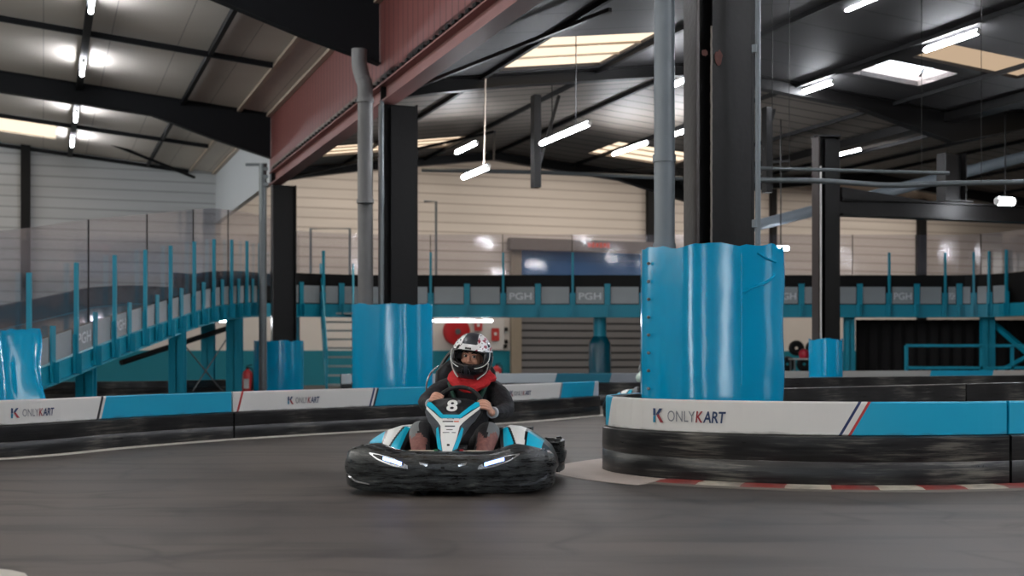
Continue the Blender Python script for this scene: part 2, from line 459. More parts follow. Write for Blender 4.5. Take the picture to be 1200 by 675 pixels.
def deck(name, spans, u0, u1, zf, m, holes=(), t=0.08, parent=None):
    """roof sheet as a grid of plates, leaving out the rectangles of the rooflights"""
    mb = MB()
    us = sorted({u0, u1} | {h[k] for h in holes for k in (2, 3)}); ss = sorted(set(spans) | {h[k] for h in holes for k in (0, 1)})
    for i in range(len(ss) - 1):
        for j in range(len(us) - 1):
            sm, um = (ss[i] + ss[i + 1]) / 2, (us[j] + us[j + 1]) / 2
            if any(h[0] < sm < h[1] and h[2] < um < h[3] for h in holes): continue
            c = []
            for dz in (0, t):
                for (a, b) in ((ss[i], us[j]), (ss[i + 1], us[j]), (ss[i + 1], us[j + 1]), (ss[i], us[j + 1])):
                    c.append(F(a, b, zf(min(max(a, ss[i] + 1e-4), ss[i + 1] - 1e-4)) + dz))
            mb.add(c, [(0, 1, 2, 3), (7, 6, 5, 4), (0, 4, 5, 1), (1, 5, 6, 2), (2, 6, 7, 3), (3, 7, 4, 0)])
    o = mb.build(name, m, parent=parent, recalc=False)
    if parent is None: o['kind'] = 'structure'
    return o
def patch(s0, s1, u0, u1, zf, dz=0.03):
    return [F(a, b, zf(a) + dz) for a, b in ((s0, u0), (s1, u0), (s1, u1), (s0, u1))]

holesL = [(-9.5, -4.5, 33.9, 36.3), (-9.5, -4.5, 29.25, 30.1), (-9.5, -5.0, 3.0, 6.0), (-9.5, -5.0, -4, -1)]
holesR = [(1.7, 3.5, 17.1, 19.2, 'warm'), (7.7, 9.0, 17.5, 18.45, 'white'), (7.85, 9.9, 16.35, 17.2, 'tan'), (0.8, 3.6, 25.9, 27.3, 'warm'), (7.1, 9.2, 25.8, 27.4, 'warm'),
          (12.2, 14.5, 16, 18, 'warm'), (1.7, 3.6, 4.0, 6.4, 'warm'), (7.6, 9.3, 3.5, 6.5, 'white'), (1.7, 3.6, -4.5, -2, 'warm'), (7.6, 9.3, -5.5, -3, 'white')]
ceilL = deck('ceiling_left', [-19, -9.5, -4.5, 0.0], U0, U4, zL, M_roofL, [h[:4] for h in holesL])
ceilR = deck('ceiling_right', [0, 5.3, 10.6, 15.9, 21.2, 33], U0, 19.5, zR, M_roofR, [h[:4] for h in holesR if h[3] < 19.5])
ceilM = deck('ceiling_middle', [0, 5.3, 10.6, 15.9, 21.2, 33], 19.5, U3, zR, M_roofM, [h[:4] for h in holesR if h[3] > 19.5])
def zB(s): return 7.05 + 0.05 * s if s < 8 else 7.45 - 0.05 * (s - 8)
holesB = [(1.5, 6.5, 30.6, 32.6), (8.5, 13.5, 30.6, 32.6), (15, 19, 30.6, 32.6), (1.5, 6.5, 34.6, 36.6), (8.5, 13.5, 34.6, 36.6), (15, 19, 34.6, 36.6), (21, 26, 30.6, 32.6), (21, 26, 34.6, 36.6)]
ceilB = deck('ceiling_rear', [0, 8, 33], U3, U4, zB, M_roofB, holesB)

for h in holesL:
    MB().add(patch(h[0], h[1], h[2], h[3], zL, 0.05), [(0, 1, 2, 3)]).build('rooflight', M_sky_warm, ceilL, recalc=False)
for h in holesR:
    mm = {'warm': M_sky_warm, 'white': M_sky_white, 'tan': M_sky_tan}[h[4]]
    ceilX = ceilR if h[3] < 19.5 else ceilM
    rl = MB().add(patch(*h[:4], zR, 0.05 if h[4] != 'white' else 0.2), [(0, 1, 2, 3)]).build('rooflight', mm, ceilX, recalc=False)
    if h[4] == 'warm':
        mb = MB()
        n = 3
        for k in range(1, n):
            u = h[2] + (h[3] - h[2]) * k / n
            mb.beam(F(h[0], u, zR(h[0]) + 0.03), F(h[1], u, zR(h[1]) + 0.03), 0.035, 0.03)
        mb.build('glazing_bar', M_cream, ceilX)
    if h[4] == 'white':        # upstand kerb of the dome, one side stained red-brown
        k = MB(); c0 = patch(*h[:4], zR, 0.0); c1 = patch(*h[:4], zR, 0.2)
        k.add(c0 + c1, [(0, 1, 5, 4), (1, 2, 6, 5), (2, 3, 7, 6), (3, 0, 4, 7)])
        k.build('upstand', mat('upstand_white', (214, 196, 188), 0.6), ceilR, recalc=False)
        b = MB()
        b.tube([c0[1].lerp(c0[2], .1) + Vector((0, 0, .12)), c0[1].lerp(c0[2], .5) + Vector((-.18, 0, .26)), c0[1].lerp(c0[2], .8) + Vector((-.1, 0, .12))], 0.018, 6)
        b.build('opener', M_blackmat, ceilR)
for h in holesB:
    MB().add(patch(*h, zB, 0.05), [(0, 1, 2, 3)]).build('rooflight', emat('rear_rooflight', (255, 244, 234), 2.8), ceilB, recalc=False)

def rafter(parent, pts, mbmat):
    """pts: [(point_top, depth)] I-section following the roof slope with a haunch"""
    mb = MB(); w = 0.10; f = 0.018
    d = (pts[-1][0] - pts[0][0]); d.z = 0; d.normalize(); sd = d.cross(UPV)
    for off, tk in ((0, 0.012),):
        ring = []
    vs = []
    for p, dep in pts:
        for q in (p, p - UPV * dep): vs += [q - sd * 0.008, q + sd * 0.008]
    n = len(pts); fs = []
    for i in range(n - 1):
        a, b = 4 * i, 4 * (i + 1)
        fs += [(a, b, b + 2, a + 2), (a + 1, a + 3, b + 3, b + 1)]
    fs += [(0, 2, 3, 1), (4 * n - 4, 4 * n - 3, 4 * n - 1, 4 * n - 2)]
    mb.add(vs, fs)
    for i in range(n - 1):
        (p, dp), (q, dq) = pts[i], pts[i + 1]
        mb.beam(p - UPV * f / 2, q - UPV * f / 2, 2 * w, f)
        mb.beam(p - UPV * (dp - f / 2), q - UPV * (dq - f / 2), 2 * w, f)
    return mb.build('rafter', mbmat, parent)

M_rafL = mat('blue_black_steel', (17, 19, 23), 0.6, var=0.1, spec=.25)
for u in FRAMES[1:4]:
    pts = []
    for s in (-0.02, -1.2, -2.6, -8.0, -14.0, -19.0):
        dep = 1.0 if s > -0.1 else (0.78 if s > -1.5 else 0.45)
        pts.append((F(s, u, zL(s) - 0.0), dep))
    rafter(ceilL, pts, M_rafL)
for u in (24.15, 33.45, 14.85, 38.0):
    s_ = MB().beam(F(-0.8, u, zL(-0.8) - 0.09), F(-18.5, u, zL(-18.5) - 0.09), 0.07, 0.10).build('cross_purlin', M_rafL, ceilL)
for s in (-1.95, -8.0, -12.0):
    MB().beam(F(s, U0, zL(s) - 0.07), F(s, U4, zL(s) - 0.07), 0.08, 0.10).build('purlin', M_rafL, ceilL)
for s, w in ((-0.06, 0.10), (-0.72, 0.09)):
    MB().beam(F(s, U0, zL(s) - 0.04), F(s, U4, zL(s) - 0.04), w, 0.06).build('eaves_strip', M_cream, ceilL)
MB().beam(F(-4.1, U0, zL(-4.1) - 0.1), F(-4.1, U4, zL(-4.1) - 0.1), 0.13, 0.1).build('cable_tray', M_rafL, ceilL)
br = MB()
br.tube([P(18, 135, 33), P(60, 140, 33.5), P(228, 208, 37)], 0.045, 6)
br.tube([P(95, 176, 37.2), P(250, 170, 34)], 0.03, 6); br.tube([P(0, 132, 33.6), P(75, 137, 33.8)], 0.03, 6)
br.build('bracing_rod', M_rafL, ceilL)

for u in FRAMES[1:4]:
    pts = []
    for s in (0.0, 0.8, 2.0, 5.3, 8.6, 10.6):
        dep = 0.30 if s < 0.1 else (0.24 if s < 1 else (0.2 if s < 8 else (0.24 if s < 9 else 0.55)))
        pts.append((F(s, u, zR(s)), dep))
    rafter(ceilR, pts, M_black)
    pts = [(F(s, u, zR(s)), d) for s, d in ((10.6, 0.55), (12.6, 0.3), (15.9, 0.22), (21.2, 0.3), (32, .2))]
    rafter(ceilR, pts, M_black)
for s in (1.62, 3.6, 5.3, 7.35, 9.35, 12.2, 14.0, 15.9, 18, 20):
    MB().beam(F(s, U0, zR(s) - 0.04), F(s, U3, zR(s) - 0.04), 0.055, 0.07).build('purlin', M_blackmat, ceilR)
MB().beam(F(10.6, U0, zR(10.6) - 0.1), F(10.6, U3, zR(10.6) - 0.1), 0.35, 0.16).build('valley_gutter', M_black, ceilR)
br = MB()
for a, b, c, d in ((0.3, 19.5, 1.6, 14.9), (0.4, 28.8, 3.6, 24.2), (7.35, 28.8, 10.4, 24.2), (7.35, 24.2, 10.4, 28.8), (3.6, 24.2, 5.3, 28.8)):
    br.beam(F(a, b, zR(a) - 0.2), F(c, d, zR(c) - 0.2), 0.05, 0.05)
br.build('bracing_rod', M_black, ceilR)

# post hanging under the rafter and its brace
t = struct('trim_1', P(628, 220, 20.9))
MB().beam(P(899, 226, 21.9), P(899, 126, 21.9), 0.16, 0.12, up=NV).build('hanging_post', M_black, t)
MB().beam(P(907, 128, 21.9), P(896, 176, 21.9), 0.06, 0.05).build('knee_brace', M_black, t)
mb = MB(); top = P(628, 112, 20.9); bot = P(628, 220, 20.9)
mb.beam(bot, top, 0.17, 0.12, up=NV); mb.build('hanging_post', M_black, t)
MB().beam(P(655, 112, 21.0), P(633, 190, 20.95), 0.05, 0.05).build('knee_brace', M_black, t)
mb = MB(); mb.tube([P(494, 199, 27.5), P(635, 202, 28), P(770, 208, 28.4), P(800, 209, 28.5)], 0.045, 8); mb.build('wall_pipe', M_galv, t)

# ------------------------------------------------------------------ walls
def wallpt(px, z, off=0.0, u=U4):
    k = (px - 600) / FPX
    u2 = u - off
    s = (k * u2 + 0.3667 * u2 - 5.147) / (NX - NY * k)
    return F(s, u2, z)
def wall_s(px, u=U4):
    k = (px - 600) / FPX; return (k * u + 0.3667 * u - 5.147) / (NX - NY * k)
def slab_su(name, s0, s1, u, z0, z1a, z1b, m, t=0.12, parent=None):
    mb = MB(); c = [F(s0, u, z0), F(s1, u, z0), F(s1, u, z1b), F(s0, u, z1a)]
    c2 = [p + DV * t for p in c]
    mb.add(c + c2, [(0, 1, 2, 3), (7, 6, 5, 4), (0, 4, 5, 1), (1, 5, 6, 2), (2, 6, 7, 3), (3, 7, 4, 0)])
    o = mb.build(name, m, parent, recalc=True)
    if parent is None: o['kind'] = 'structure'
    return o
slab_su('wall_back', 0, 33, U4, 0, 7.5, 7.5, M_backclad)
slab_su('wall_back_left', -19, 0, U4, 0, zL(-19) + .1, zL(0) + .1, M_leftclad)
def slab_u(name, s, u0, u1, z0, z1, m, t=0.12, parent=None):
    mb = MB(); c = [F(s, u0, z0), F(s, u1, z0), F(s, u1, z1), F(s, u0, z1)]; c2 = [p + NV * t for p in c]
    mb.add(c + c2, [(0, 1, 2, 3), (7, 6, 5, 4), (0, 4, 5, 1), (1, 5, 6, 2), (2, 6, 7, 3), (3, 7, 4, 0)])
    o = mb.build(name, m, parent)
    if parent is None: o['kind'] = 'structure'
    return o
slab_u('wall_left', -19, U0, U4, 0, 3.2, M_leftclad)
dg_ = struct('added_door_3', F(-18.9, 4, 0))  # unseen glowing leaves, added to mirror as tall streaks in the pads
for (a_, b_) in ((-.2, .5), (5.2, 7.2)): slab_u('glow_leaf', -18.98, a_, b_, 0.02, 3.15, emat('added_glow_glass', (226, 238, 248), 9), t=.04, parent=dg_)
fw = MB(); 
def front_piece(x0, x1, z0, z1): MB().box(x0, x1, -11.2, -11.0, z0, z1).build('panel', mat('dark_front_cladding', (70, 70, 72), .6), wf)
wf = struct('wall_front', (0, -11, 0))
xs_ = [-26, -5.6, -4.2, 1.6, 2.1, 6.1, 7.1, 42]
for i in range(0, 7, 2): front_piece(xs_[i], xs_[i + 1], 0, 8.5)
for i in (1, 3, 5):
    front_piece(xs_[i], xs_[i + 1], 3.6, 8.5)
    w_ = struct('added_window_%d' % (2 + i // 2), (xs_[i], -11.1, 0))
    MB().box(xs_[i], xs_[i + 1], -11.12, -11.08, 0.05, 3.6).build('pane', emat('added_glow_glass', (226, 238, 248), 4.5), w_)  # unseen glowing panes, added for upright reflections on barrier and pads
    for xx in (xs_[i], xs_[i + 1] - .06): MB().box(xx, xx + .06, -11.07, -11.0, 0, 3.6).build('frame', M_blackmat, w_)
gz = struct('added_window_1', F(-19, 15, 3.2))  # unseen glowing strip, added to brighten the left roof and red cladding
slab_u('fill_glazing', -19, U0, U4, 3.2, 8.1, emat('added_fill_glazing', (246, 244, 238), 2.2), t=.04, parent=gz)
for k in range(24):
    u = U0 + 2 * k; slab_u('mullion', -18.93, u, u + .08, 3.2, 8.0, M_blackmat, t=.06, parent=gz)
slab_u('wall_right', 33, U0, U4, 0, 7.4, M_backclad)
slab_u('wall_partition_red', 0.0, U0, 29.0, 5.10, 6.46, M_redclad, t=0.14)
slab_u('wall_partition_white', 0.0, 29.0, U4, 4.85, 6.40, M_whiteclad, t=0.14)
slab_su('wall_gable', 0, 33, U3 + 0.05, 5.75, 7.6, 7.6, M_roofR, t=0.05)
# the deep red beam carrying the partition
ib = thing('lintel_beam', 'long dark red steel beam under the ribbed red cladding, on the black columns', 'beam', F(0.1, 19.5, 4.76))
mb = MB()
mb.beam(F(0.10, U0, 4.90), F(0.10, 28.95, 4.90), 0.02, 0.27)
mb.beam(F(0.10, U0, 4.772), F(0.10, 28.95, 4.772), 0.26, 0.024); mb.beam(F(0.10, U0, 5.038), F(0.10, 28.95, 5.038), 0.26, 0.024)
mb.build('beam', M_redbeam, ib)
mb = MB()
u = -2.0
while u < 28.6:
    mb.obox(F(0.02, u, 5.085), NV * .06, DV * .06, UPV * .022); u += 0.26
mb.build('rib_filler', M_blackmat, ib)

# dado, smooth lower wall and posts on the back wall
slab_su('baseboard_back', -18.9, 32.9, U4 - 0.05, 0, 1.06, 1.06, mat('teal_dado', (0, 112, 128), 0.5, var=0.08, vscale=2), t=0.05)
slab_su('trim_2', -18.9, 32.9, U4 - 0.03, 1.06, 2.25, 2.25, mat('white_plaster', (206, 200, 192), 0.6, var=0.05, vscale=1.5), t=0.03)
tp = struct('trim_3', F(5, U4, 0))
for px, w in ((30, .26), (762, .24), (1080, .3), (906, .2), (480, .12)):
    p = wallpt(px, 0, 0.12); top = wallpt(px, 6.9, 0.12)
    MB().beam(Vector((p.x, p.y, 2.2)), top, 0.2, w, up=NV).build('wall_post', M_blackmat, tp)

# big sectional door behind the deck
dr = struct('door_1', wallpt(686, 0))
a, b = wall_s(597), wall_s(778)
slab_su('shutter', a + .3, b - .2, U4 - 0.12, 0.02, 2.9, 2.9, M_shutter, t=.06, parent=dr)
slab_su('upper_leaf', a + .3, b - .2, U4 - 0.12, 2.9, 4.3, 4.3, M_shutblue, t=.06, parent=dr)
slab_su('lintel', a - .1, b, U4 - 0.35, 4.3, 4.68, 4.68, mat('taupe_steel', (112, 104, 98), 0.5, var=0.1), t=.3, parent=dr)
slab_su('jamb', a, a + .34, U4 - 0.2, 0, 4.3, 4.3, mat('taupe_steel2', (138, 128, 112), 0.5, var=0.1), t=.16, parent=dr)
slab_su('jamb', b - .3, b - .02, U4 - 0.2, 0, 4.3, 4.3, MATS['taupe_steel2'], t=.16, parent=dr)
sm = (wall_s(684) + wall_s(706)) / 2
mb = MB()
o0 = F(sm - .35, U4 - 0.37, 4.42)
for k, (x, w) in enumerate(((0, .1), (.14, .08), (.26, .12), (.42, .08), (.54, .12), (.7, .06))): mb.obox(o0 + NV * (x + w / 2) + UPV * .1, NV * w / 2, DV * .01, UPV * (.07 + .02 * (k % 2)))
mb.build('orange_markings', mat('orange_red_letters', (206, 74, 52), 0.5), dr)
# small access door frame, white panel and electrical bits on the low wall
bx = struct('door_2', wallpt(560, 0))
slab_su('leaf', wall_s(553), wall_s(590), U4 - 0.09, 1.1, 2.1, 2.1, M_white, t=.03, parent=bx)
for px, z in ((593, 1.75), (593, 1.35), (592, 1.2)):
    p = wallpt(px, z, 0.1); MB().obox(p, NV * .05, DV * .04, UPV * .06).build('switch', M_blackmat, bx)
for i, (px, z, h) in enumerate(((560.5, 1.86, .17), (580.5, 1.58, .2))):
    p = wallpt(px, z, 0.13)
    s = MB().obox(p, NV * .13, DV * .01, UPV * h).build('wall_sign', mat('sign_red', (176, 52, 50), 0.5))
    tag(s, ['small red safety sign on the white wall, upper one beside the hose reel', 'small red safety sign on the white wall, lower one near the door jamb'][i], 'sign')
    pc = p - DV * .014
    MB().obox(pc + UPV * .02, NV * .05, DV * .003, UPV * .05).build('pictogram', M_white, s)

hr = thing('hose_reel', 'round red fire hose reel on the white wall behind the driver', 'hose reel', wallpt(535, 1.2, 0.3))
c = wallpt(535, 1.66, 0.3)
for off, r in ((-0.10, 0.42), (0.10, 0.42)):
    mb = MB(); rings = []
    for rr, dz in ((0.05, -.02), (r - .05, -.02), (r, -.01), (r, .01), (r - .05, .02), (.05, .02)):
        rings.append([c + DV * (off + dz) + (NV * math.cos(2 * PI * k / 28) + UPV * math.sin(2 * PI * k / 28)) * rr for k in range(28)])
    mb.loft(rings, True, False, True); mb.build('reel_disc', M_red, hr, smooth=True)
mb = MB(); mb.tube([c + DV * .24, c - DV * .16], 0.09, 12); mb.build('hub', M_galv, hr)
mb = MB(); mb.tube([c + DV * .04 + (NV * math.cos(a) + UPV * math.sin(a)) * .3 for a in [2 * PI * k / 24 for k in range(24)]], 0.07, 8, closed=True); mb.build('hose', M_rubber, hr, smooth=True)

# ------------------------------------------------------------------ columns
def h_column(label, cx, cy, h, depth=0.52, fw=0.22, plate=True, nv=NV, dv=DV, m=None, name='steel_column'):
    t = thing(name, label, 'column', (cx, cy, 0)); c = Vector((cx, cy, 0)); m = m or M_black
    hh = UPV * h / 2
    for sg in (-1, 1):
        MB().obox(c + hh + nv * sg * (depth / 2 - .012), nv * .012, dv * fw / 2, hh).build('flange', M_brownsteel if (sg < 0 and name == 'steel_column') else m, t)
    MB().obox(c + hh, nv * (depth / 2 - .024), dv * .01, hh).build('web', m, t)
    if plate:
        MB().obox(c + hh + nv * .06 - dv * (fw / 2 - .01), nv * (depth / 2 - .08), dv * .008, hh * .985).build('stiffener_plate', m, t)
    MB().obox(c + UPV * .012, nv * (depth / 2 + .08), dv * (fw / 2 + .08), UPV * .012).build('base_plate', m, t)
    return t
C1 = F(0.275, 10.2); C2 = F(0.275, 19.5); C3 = F(0.275, 28.8)
hc = h_column('massive black steel column rising out of the nearest tall teal pad, rust marks near its top', C1.x, C1.y, 4.76)
# weld seam, primer spots
c = Vector((C1.x, C1.y, 0)) - DV * 0.118
wm = MB(); z = 1.0
random.seed(4)
pts = []
while z < 3.55:
    pts.append(c - NV * .135 + UPV * z + NV * random.uniform(-.002, .002)); z += .03
wm.tube(pts, 0.009, 5); wm.build('weld_seam', mat('pale_weld', (120, 112, 106), 0.5), hc)
def blob(c, rx, rz, n=14, seed=0):
    rnd = random.Random(seed); mb = MB(); ring = [c + NV * rx * math.cos(2 * PI * k / n) * rnd.uniform(.7, 1.1) + UPV * rz * math.sin(2 * PI * k / n) * rnd.uniform(.7, 1.1) for k in range(n)]
    mb.add(ring + [p - DV * .003 for p in ring], [tuple(range(n))[::-1], tuple(range(n, 2 * n))] + [(k, (k + 1) % n, n + (k + 1) % n, n + k) for k in range(n)]); return mb
blob(P(842, 68, C1.y - .13), .04, .07, seed=1).build('primer_patch', M_rust, hc)
blob(P(836, 48, C1.y - .13), .025, .035, seed=2).build('primer_patch', M_rust, hc)
blob(P(826, 62, C1.y - .15), .03, .03, seed=3).build('primer_patch', M_rust, hc)
h_column('black steel column in the middle of the row, standing in a tall teal pad left of the driver', C2.x, C2.y, 4.76, 0.56, fw=0.24)
h_column('farthest black steel column of the row, beside the tall grey pole and the stairs', C3.x, C3.y, 4.76, 0.54, fw=0.24, plate=False)
C4 = Vector((5.47, 22.3, 0))
c4 = h_column('black steel column with a cap plate standing in the small teal pad at right', C4.x, C4.y, 4.72, 0.44, fw=0.2)
MB().box(C4.x - .23, C4.x + .23, C4.y - .14, C4.y + .14, 4.72, 4.75).build('cap_plate', M_black, c4)
MB().obox((C4.x - .13, C4.y - .16, 2.6), (.012, 0, 0), (0, .012, 0), (0, 0, 1.6)).build('cable_conduit', M_white, c4)
# transfer beam and stub column
tb = thing('transfer_beam', 'thick black horizontal steel beam running right from the capped column', 'beam', (C4.x, C4.y, 3.36))
B0 = Vector((C4.x + .24, C4.y + .05, 3.52)); mb = MB(); e = Vector((1, 0.34, 0)).normalized(); sd = e.cross(UPV)
q = B0 + e * 9
for zz in (-.14, .14): mb.beam(B0 + UPV * zz, q + UPV * zz, .26, .03)
mb.beam(B0, q, .02, .28)
mb.build('beam', M_black, tb)
mb = MB()
mb.prism([(0, .1), (2.0, .14), (0, .34)], lambda a, b, o: B0 + e * a + UPV * (b) + sd * (o - .1), .2); mb.build('haunch', M_black, tb)
sc_ = h_column('short black steel stub column standing on the horizontal beam at upper right', F(10.6, 19.5).x, F(10.6, 19.5).y, 0.9, 0.46, fw=0.26, plate=False, name='stub_column')
sc_.location.z = 3.69
for ch in [c for c in bpy.data.objects if c.parent == sc_ and not c.name.startswith('base')]:
    ch.scale.z = 0.95

# ------------------------------------------------------------------ vinyl pads round the columns
def pad(label, cx, cy, w, d, z1, seed, flap=False, rnd_=0.36):
    t = thing('column_pad', label, 'column padding', (cx, cy, 0)); rn = random.Random(seed)
    def ring(z, sc_=1.0, jag=0.0):
        r = []
        n = 72
        for k in range(n):
            a = 2 * PI * k / n; ca, sa = math.cos(a), math.sin(a)
            e = 0.78
            x = math.copysign(abs(ca) ** e, ca) * w / 2; y = math.copysign(abs(sa) ** e, sa) * d / 2
            wob = noise.noise(Vector((x * 2.2 + seed, y * 2.2, z * 0.6))) * 0.018 + noise.noise(Vector((x * 7 + seed, y * 7, z * 1.5))) * 0.005
            if flap and x > w * .25:   # loose wrinkled sheet towards the right edge
                wob += 0.02 * math.sin(z * 9 + x * 12) * (x - w * .25) * 2.0
            s_ = sc_ * (1 + wob)
            jz = jag * .6 * (noise.noise(Vector((x * 6 + seed, y * 6, 3.3))) + 0.5 * noise.noise(Vector((x * 16, y * 16 + seed, 1.3))))
            r.append(Vector((cx + x * s_, cy + y * s_, z + jz)))
        return r
    zs = [0.0] + [z1 * k / 18 for k in range(1, 18)] + [z1]
    rings = [ring(z, 1, 0.05 if z == z1 else 0) for z in zs]
    rings += [ring(z1 - .005, .965, .04), ring(z1 - .25, .95)]
    mb = MB(); mb.loft(rings, True, False, False)
    if not flap: mb.f.append([k for k in range(72)][::-1]); mb.mi.append(0)
    else: mb.f.append([k for k in range(72)][::-1]); mb.mi.append(0)
    mb.build('vinyl_cover', M_vinyl, t, smooth=True)
    mb = MB(); mb.loft([ring(z1 - .24, .949), ring(z1 - .1, .945)], True, False, True); mb.build('foam_core', M_blackmat, t)
    return t
p1 = pad('largest glossy teal vinyl pad around the nearest column, behind the curved white barrier', 1.605, 10.3, 1.13, 0.95, 1.79, 3, True)
p2 = pad('glossy teal vinyl pad around the middle column, just left of the driver', -1.83, 19.6, 1.24, 1.0, 1.70, 8)
p3 = pad('teal vinyl pad around the farthest column, between the ramp and the stairs', -5.26, 28.9, 1.1, 0.95, 1.25, 11)
p4 = pad('small teal vinyl pad around the capped column on the right', 5.46, 22.28, 0.57, 0.5, 1.21, 15)
# raised seam and lapped flap of the nearest pad
mb = MB()
yb = 10.3 - 0.487
def onpad(px, py, off=0.0):
    k = (px - 600) / FPX; best = None
    for i in range(400):
        a = PI + PI * i / 400; x = 1.605 + math.copysign(abs(math.cos(a)) ** .78, math.cos(a)) * .565; y = 10.3 + math.copysign(abs(math.sin(a)) ** .78, math.sin(a)) * .475
        e = abs(x / y - k)
        if best is None or e < best[0]: best = (e, x, y)
    _, x, y = best; return Vector((x, y - off, HC + (HOR - py) / FPX * y))
mb.tube([onpad(869, 297 + k * 14, -.002) for k in range(12)], 0.004, 6)
mb.tube(spline([onpad(871, 343, -.004), onpad(884, 336), onpad(898, 331), onpad(908, 323)], 4), 0.012, 8)
mb.tube(spline([onpad(888, 296, -.004), onpad(899, 303), onpad(909, 307)], 4), 0.011, 8)
mb.build('cover_seam', M_vinyl, p1, smooth=True)
for t_, cx, cy, w_, h_, sd_ in ((p1, 1.605, 10.3, 1.13, 1.79, -1), (p2, -1.83, 19.6, 1.24, 1.70, -1)):
    for k in range(12):
        z = .12 + (h_ - .25) * k / 11
        mb = MB(); mb.lathe((cx + sd_ * (w_ / 2 - .03), cy - .26, z), [(0.0, -.02), (.013, -.015), (.013, .009), (0.0, .012)], 8, axis='Y')
        mb.build('lacing_stud', M_galv, t_)

# pipes beside the columns
def pipe(name, label, pts, r, m, cat='pipe', collars=(), seg=16):
    t = thing(name, label, cat, tuple(pts[-1]))
    mb = MB(); mb.tube(pts, r, seg); mb.build('pipe_run', m, t, smooth=True)
    for p in collars: mb = MB(); mb.tube([p - UPV * .03, p + UPV * .03], r * 1.12, seg); mb.build('collar', m, t, smooth=True)
    return t
pipe('downpipe', 'thick grey downpipe running straight up beside the nearest column', [Vector((1.215, 10.2, 5.2)), Vector((1.215, 10.2, 0.0))], 0.083, M_pvc,
     collars=[P(778.5, 186, 10.2), P(778.5, 290, 10.2)])
pipe('conduit', 'thin pale grey conduit up the right edge of the nearest column', [Vector((1.925, 10.02, 5.0)), Vector((1.925, 10.02, 1.5))], 0.022, M_pvc, 'conduit', collars=[P(884.5, 57, 10.02), P(884.5, 262, 10.02)])
pipe('downpipe', 'grey downpipe with a bent top beside the middle column', spline([P(421, 58, 19.0), P(421, 76, 19.0), P(425, 92, 19.0), P(428, 108, 19.0), P(428, 200, 19.25), P(428.5, 360, 19.4)], 5) + [Vector((-2.2, 19.5, .0))], 0.115, mat('warm_grey_pvc', (104, 104, 104), 0.45, var=0.1), collars=[P(428, 118, 19.0), P(428, 236, 19.1)])
pipe('conduit', 'thin grey-green conduit against the left edge of the middle column', [P(447.5, 118, 19.3), P(447.5, 415, 19.3) - UPV * .94], 0.03, M_galv, 'conduit')
lp = thing('pole', 'slim grey pole with a short crossbar beside the farthest column', 'pole', P(308, 415, 27.4) - UPV * .95)
mb = MB(); mb.tube([P(308, 192, 27.4), P(308, 415, 27.4) - UPV * .94], 0.085, 12); mb.build('mast', M_galv, lp, smooth=True)
mb = MB(); mb.beam(P(288, 193, 27.4), P(313, 193, 27.4), .06, .06); mb.build('crossbar', M_galv, lp)
for k in range(3): MB().beam(P(309, 198 + k * 9, 27.3), P(314, 198 + k * 9, 27.3), .05, .07).build('bracket', M_galv, lp)

pipe('duct', 'fat grey duct climbing diagonally to the upper right behind the beam', [P(880, 266, 25.0), P(1230, 176, 24.8)], 0.11, M_pvc)
pipe('service_pipe', 'upper thin green-grey pipe crossing in front of the capped column', [P(880, 197, 15), P(960, 199, 15), P(1112, 203, 15.2)], 0.022, M_galv)
pipe('service_pipe', 'lower thin green-grey pipe crossing in front of the capped column', spline([P(880, 211, 14.6), P(960, 212, 14.8), P(1040, 217, 15), P(1110, 215, 15), P(1215, 213, 15)], 5), 0.032, M_galv)

hang = {'duct': [(960, 24.9), (1110, 24.85)], 'service_pipe': [(925, 15.0), (1080, 15.1)], 'service_pipe.001': [(905, 14.7), (1150, 15)]}
for nm, pl in hang.items():
    o = bpy.data.objects.get(nm)
    pr = {'duct': lambda px: P(px, 266 - (px - 880) * 90 / 350, 24.9), 'service_pipe': lambda px: P(px, 198, 15.05), 'service_pipe.001': lambda px: P(px, 213, 14.9)}[nm]
    for px, Y in pl:
        p = pr(px); MB().tube([p, Vector((p.x, p.y, 5.6))], .004, 6).build('hanger', M_black, o)
# ------------------------------------------------------------------ lamps
def tube_light(label, c, d, L=1.25, r=0.036, group=None, rods=(), lightw=0.16, name='tube_light', drop=0):
    c = Vector(c); d = Vector(d).normalized(); t = thing(name, label, 'light', tuple(c), group)
    mb = MB(); mb.beam(c - d * L / 2 + UPV * (r + .006), c + d * L / 2 + UPV * (r + .006), .028, .02); mb.build('spine', M_galv, t)
    for e in (-1, 1):
        q = c + d * e * (L / 2 + .01); MB().tube([q - d * .012, q + d * .012], r * .95, 12).build('end_cap', M_white, t)
        if drop: q = c + d * e * L * .4; MB().tube([q + UPV * r, q + UPV * (r + drop)], .006, 6).build('suspension_wire', M_galv, t)
    mb = MB(); mb.tube([c - d * (L / 2), c - d * (L / 2 - .03), c + d * (L / 2 - .03), c + d * (L / 2)], [r * .6, r, r, r * .6], 12); mb.build('diffuser', M_tube, t, smooth=True)
    for a, b in rods:
        MB().tube([Vector(a), Vector(b)], 0.012 if len(rods) < 2 else .008, 6).build('hanging_rod', M_cream if name == 'pendant_light' else M_black, t)
    return t
def onroof(s, u, zf=zR, dz=-.24): return F(s, u, zf(s) + dz)
tube_light('ceiling tube light near the top edge, nearest lamp of the left hall', onroof(-4.1, 21.6, zL), DV)
tube_light('ceiling tube light on the left hall roof, between the two dark crossbeams', onroof(-4.1, 26.3, zL), DV)
tube_light('ceiling tube light of the left hall just behind the big dark rafter', onroof(-4.1, 31.3, zL), DV)
tube_light('farthest ceiling tube light of the left hall, beside the warm rooflight', onroof(-4.1, 35.0, zL), DV)
tube_light('bright ceiling tube light above the tan rooflight at upper right', onroof(7.5, 15.93, dz=-.12), DV, 1.15, r=.040)
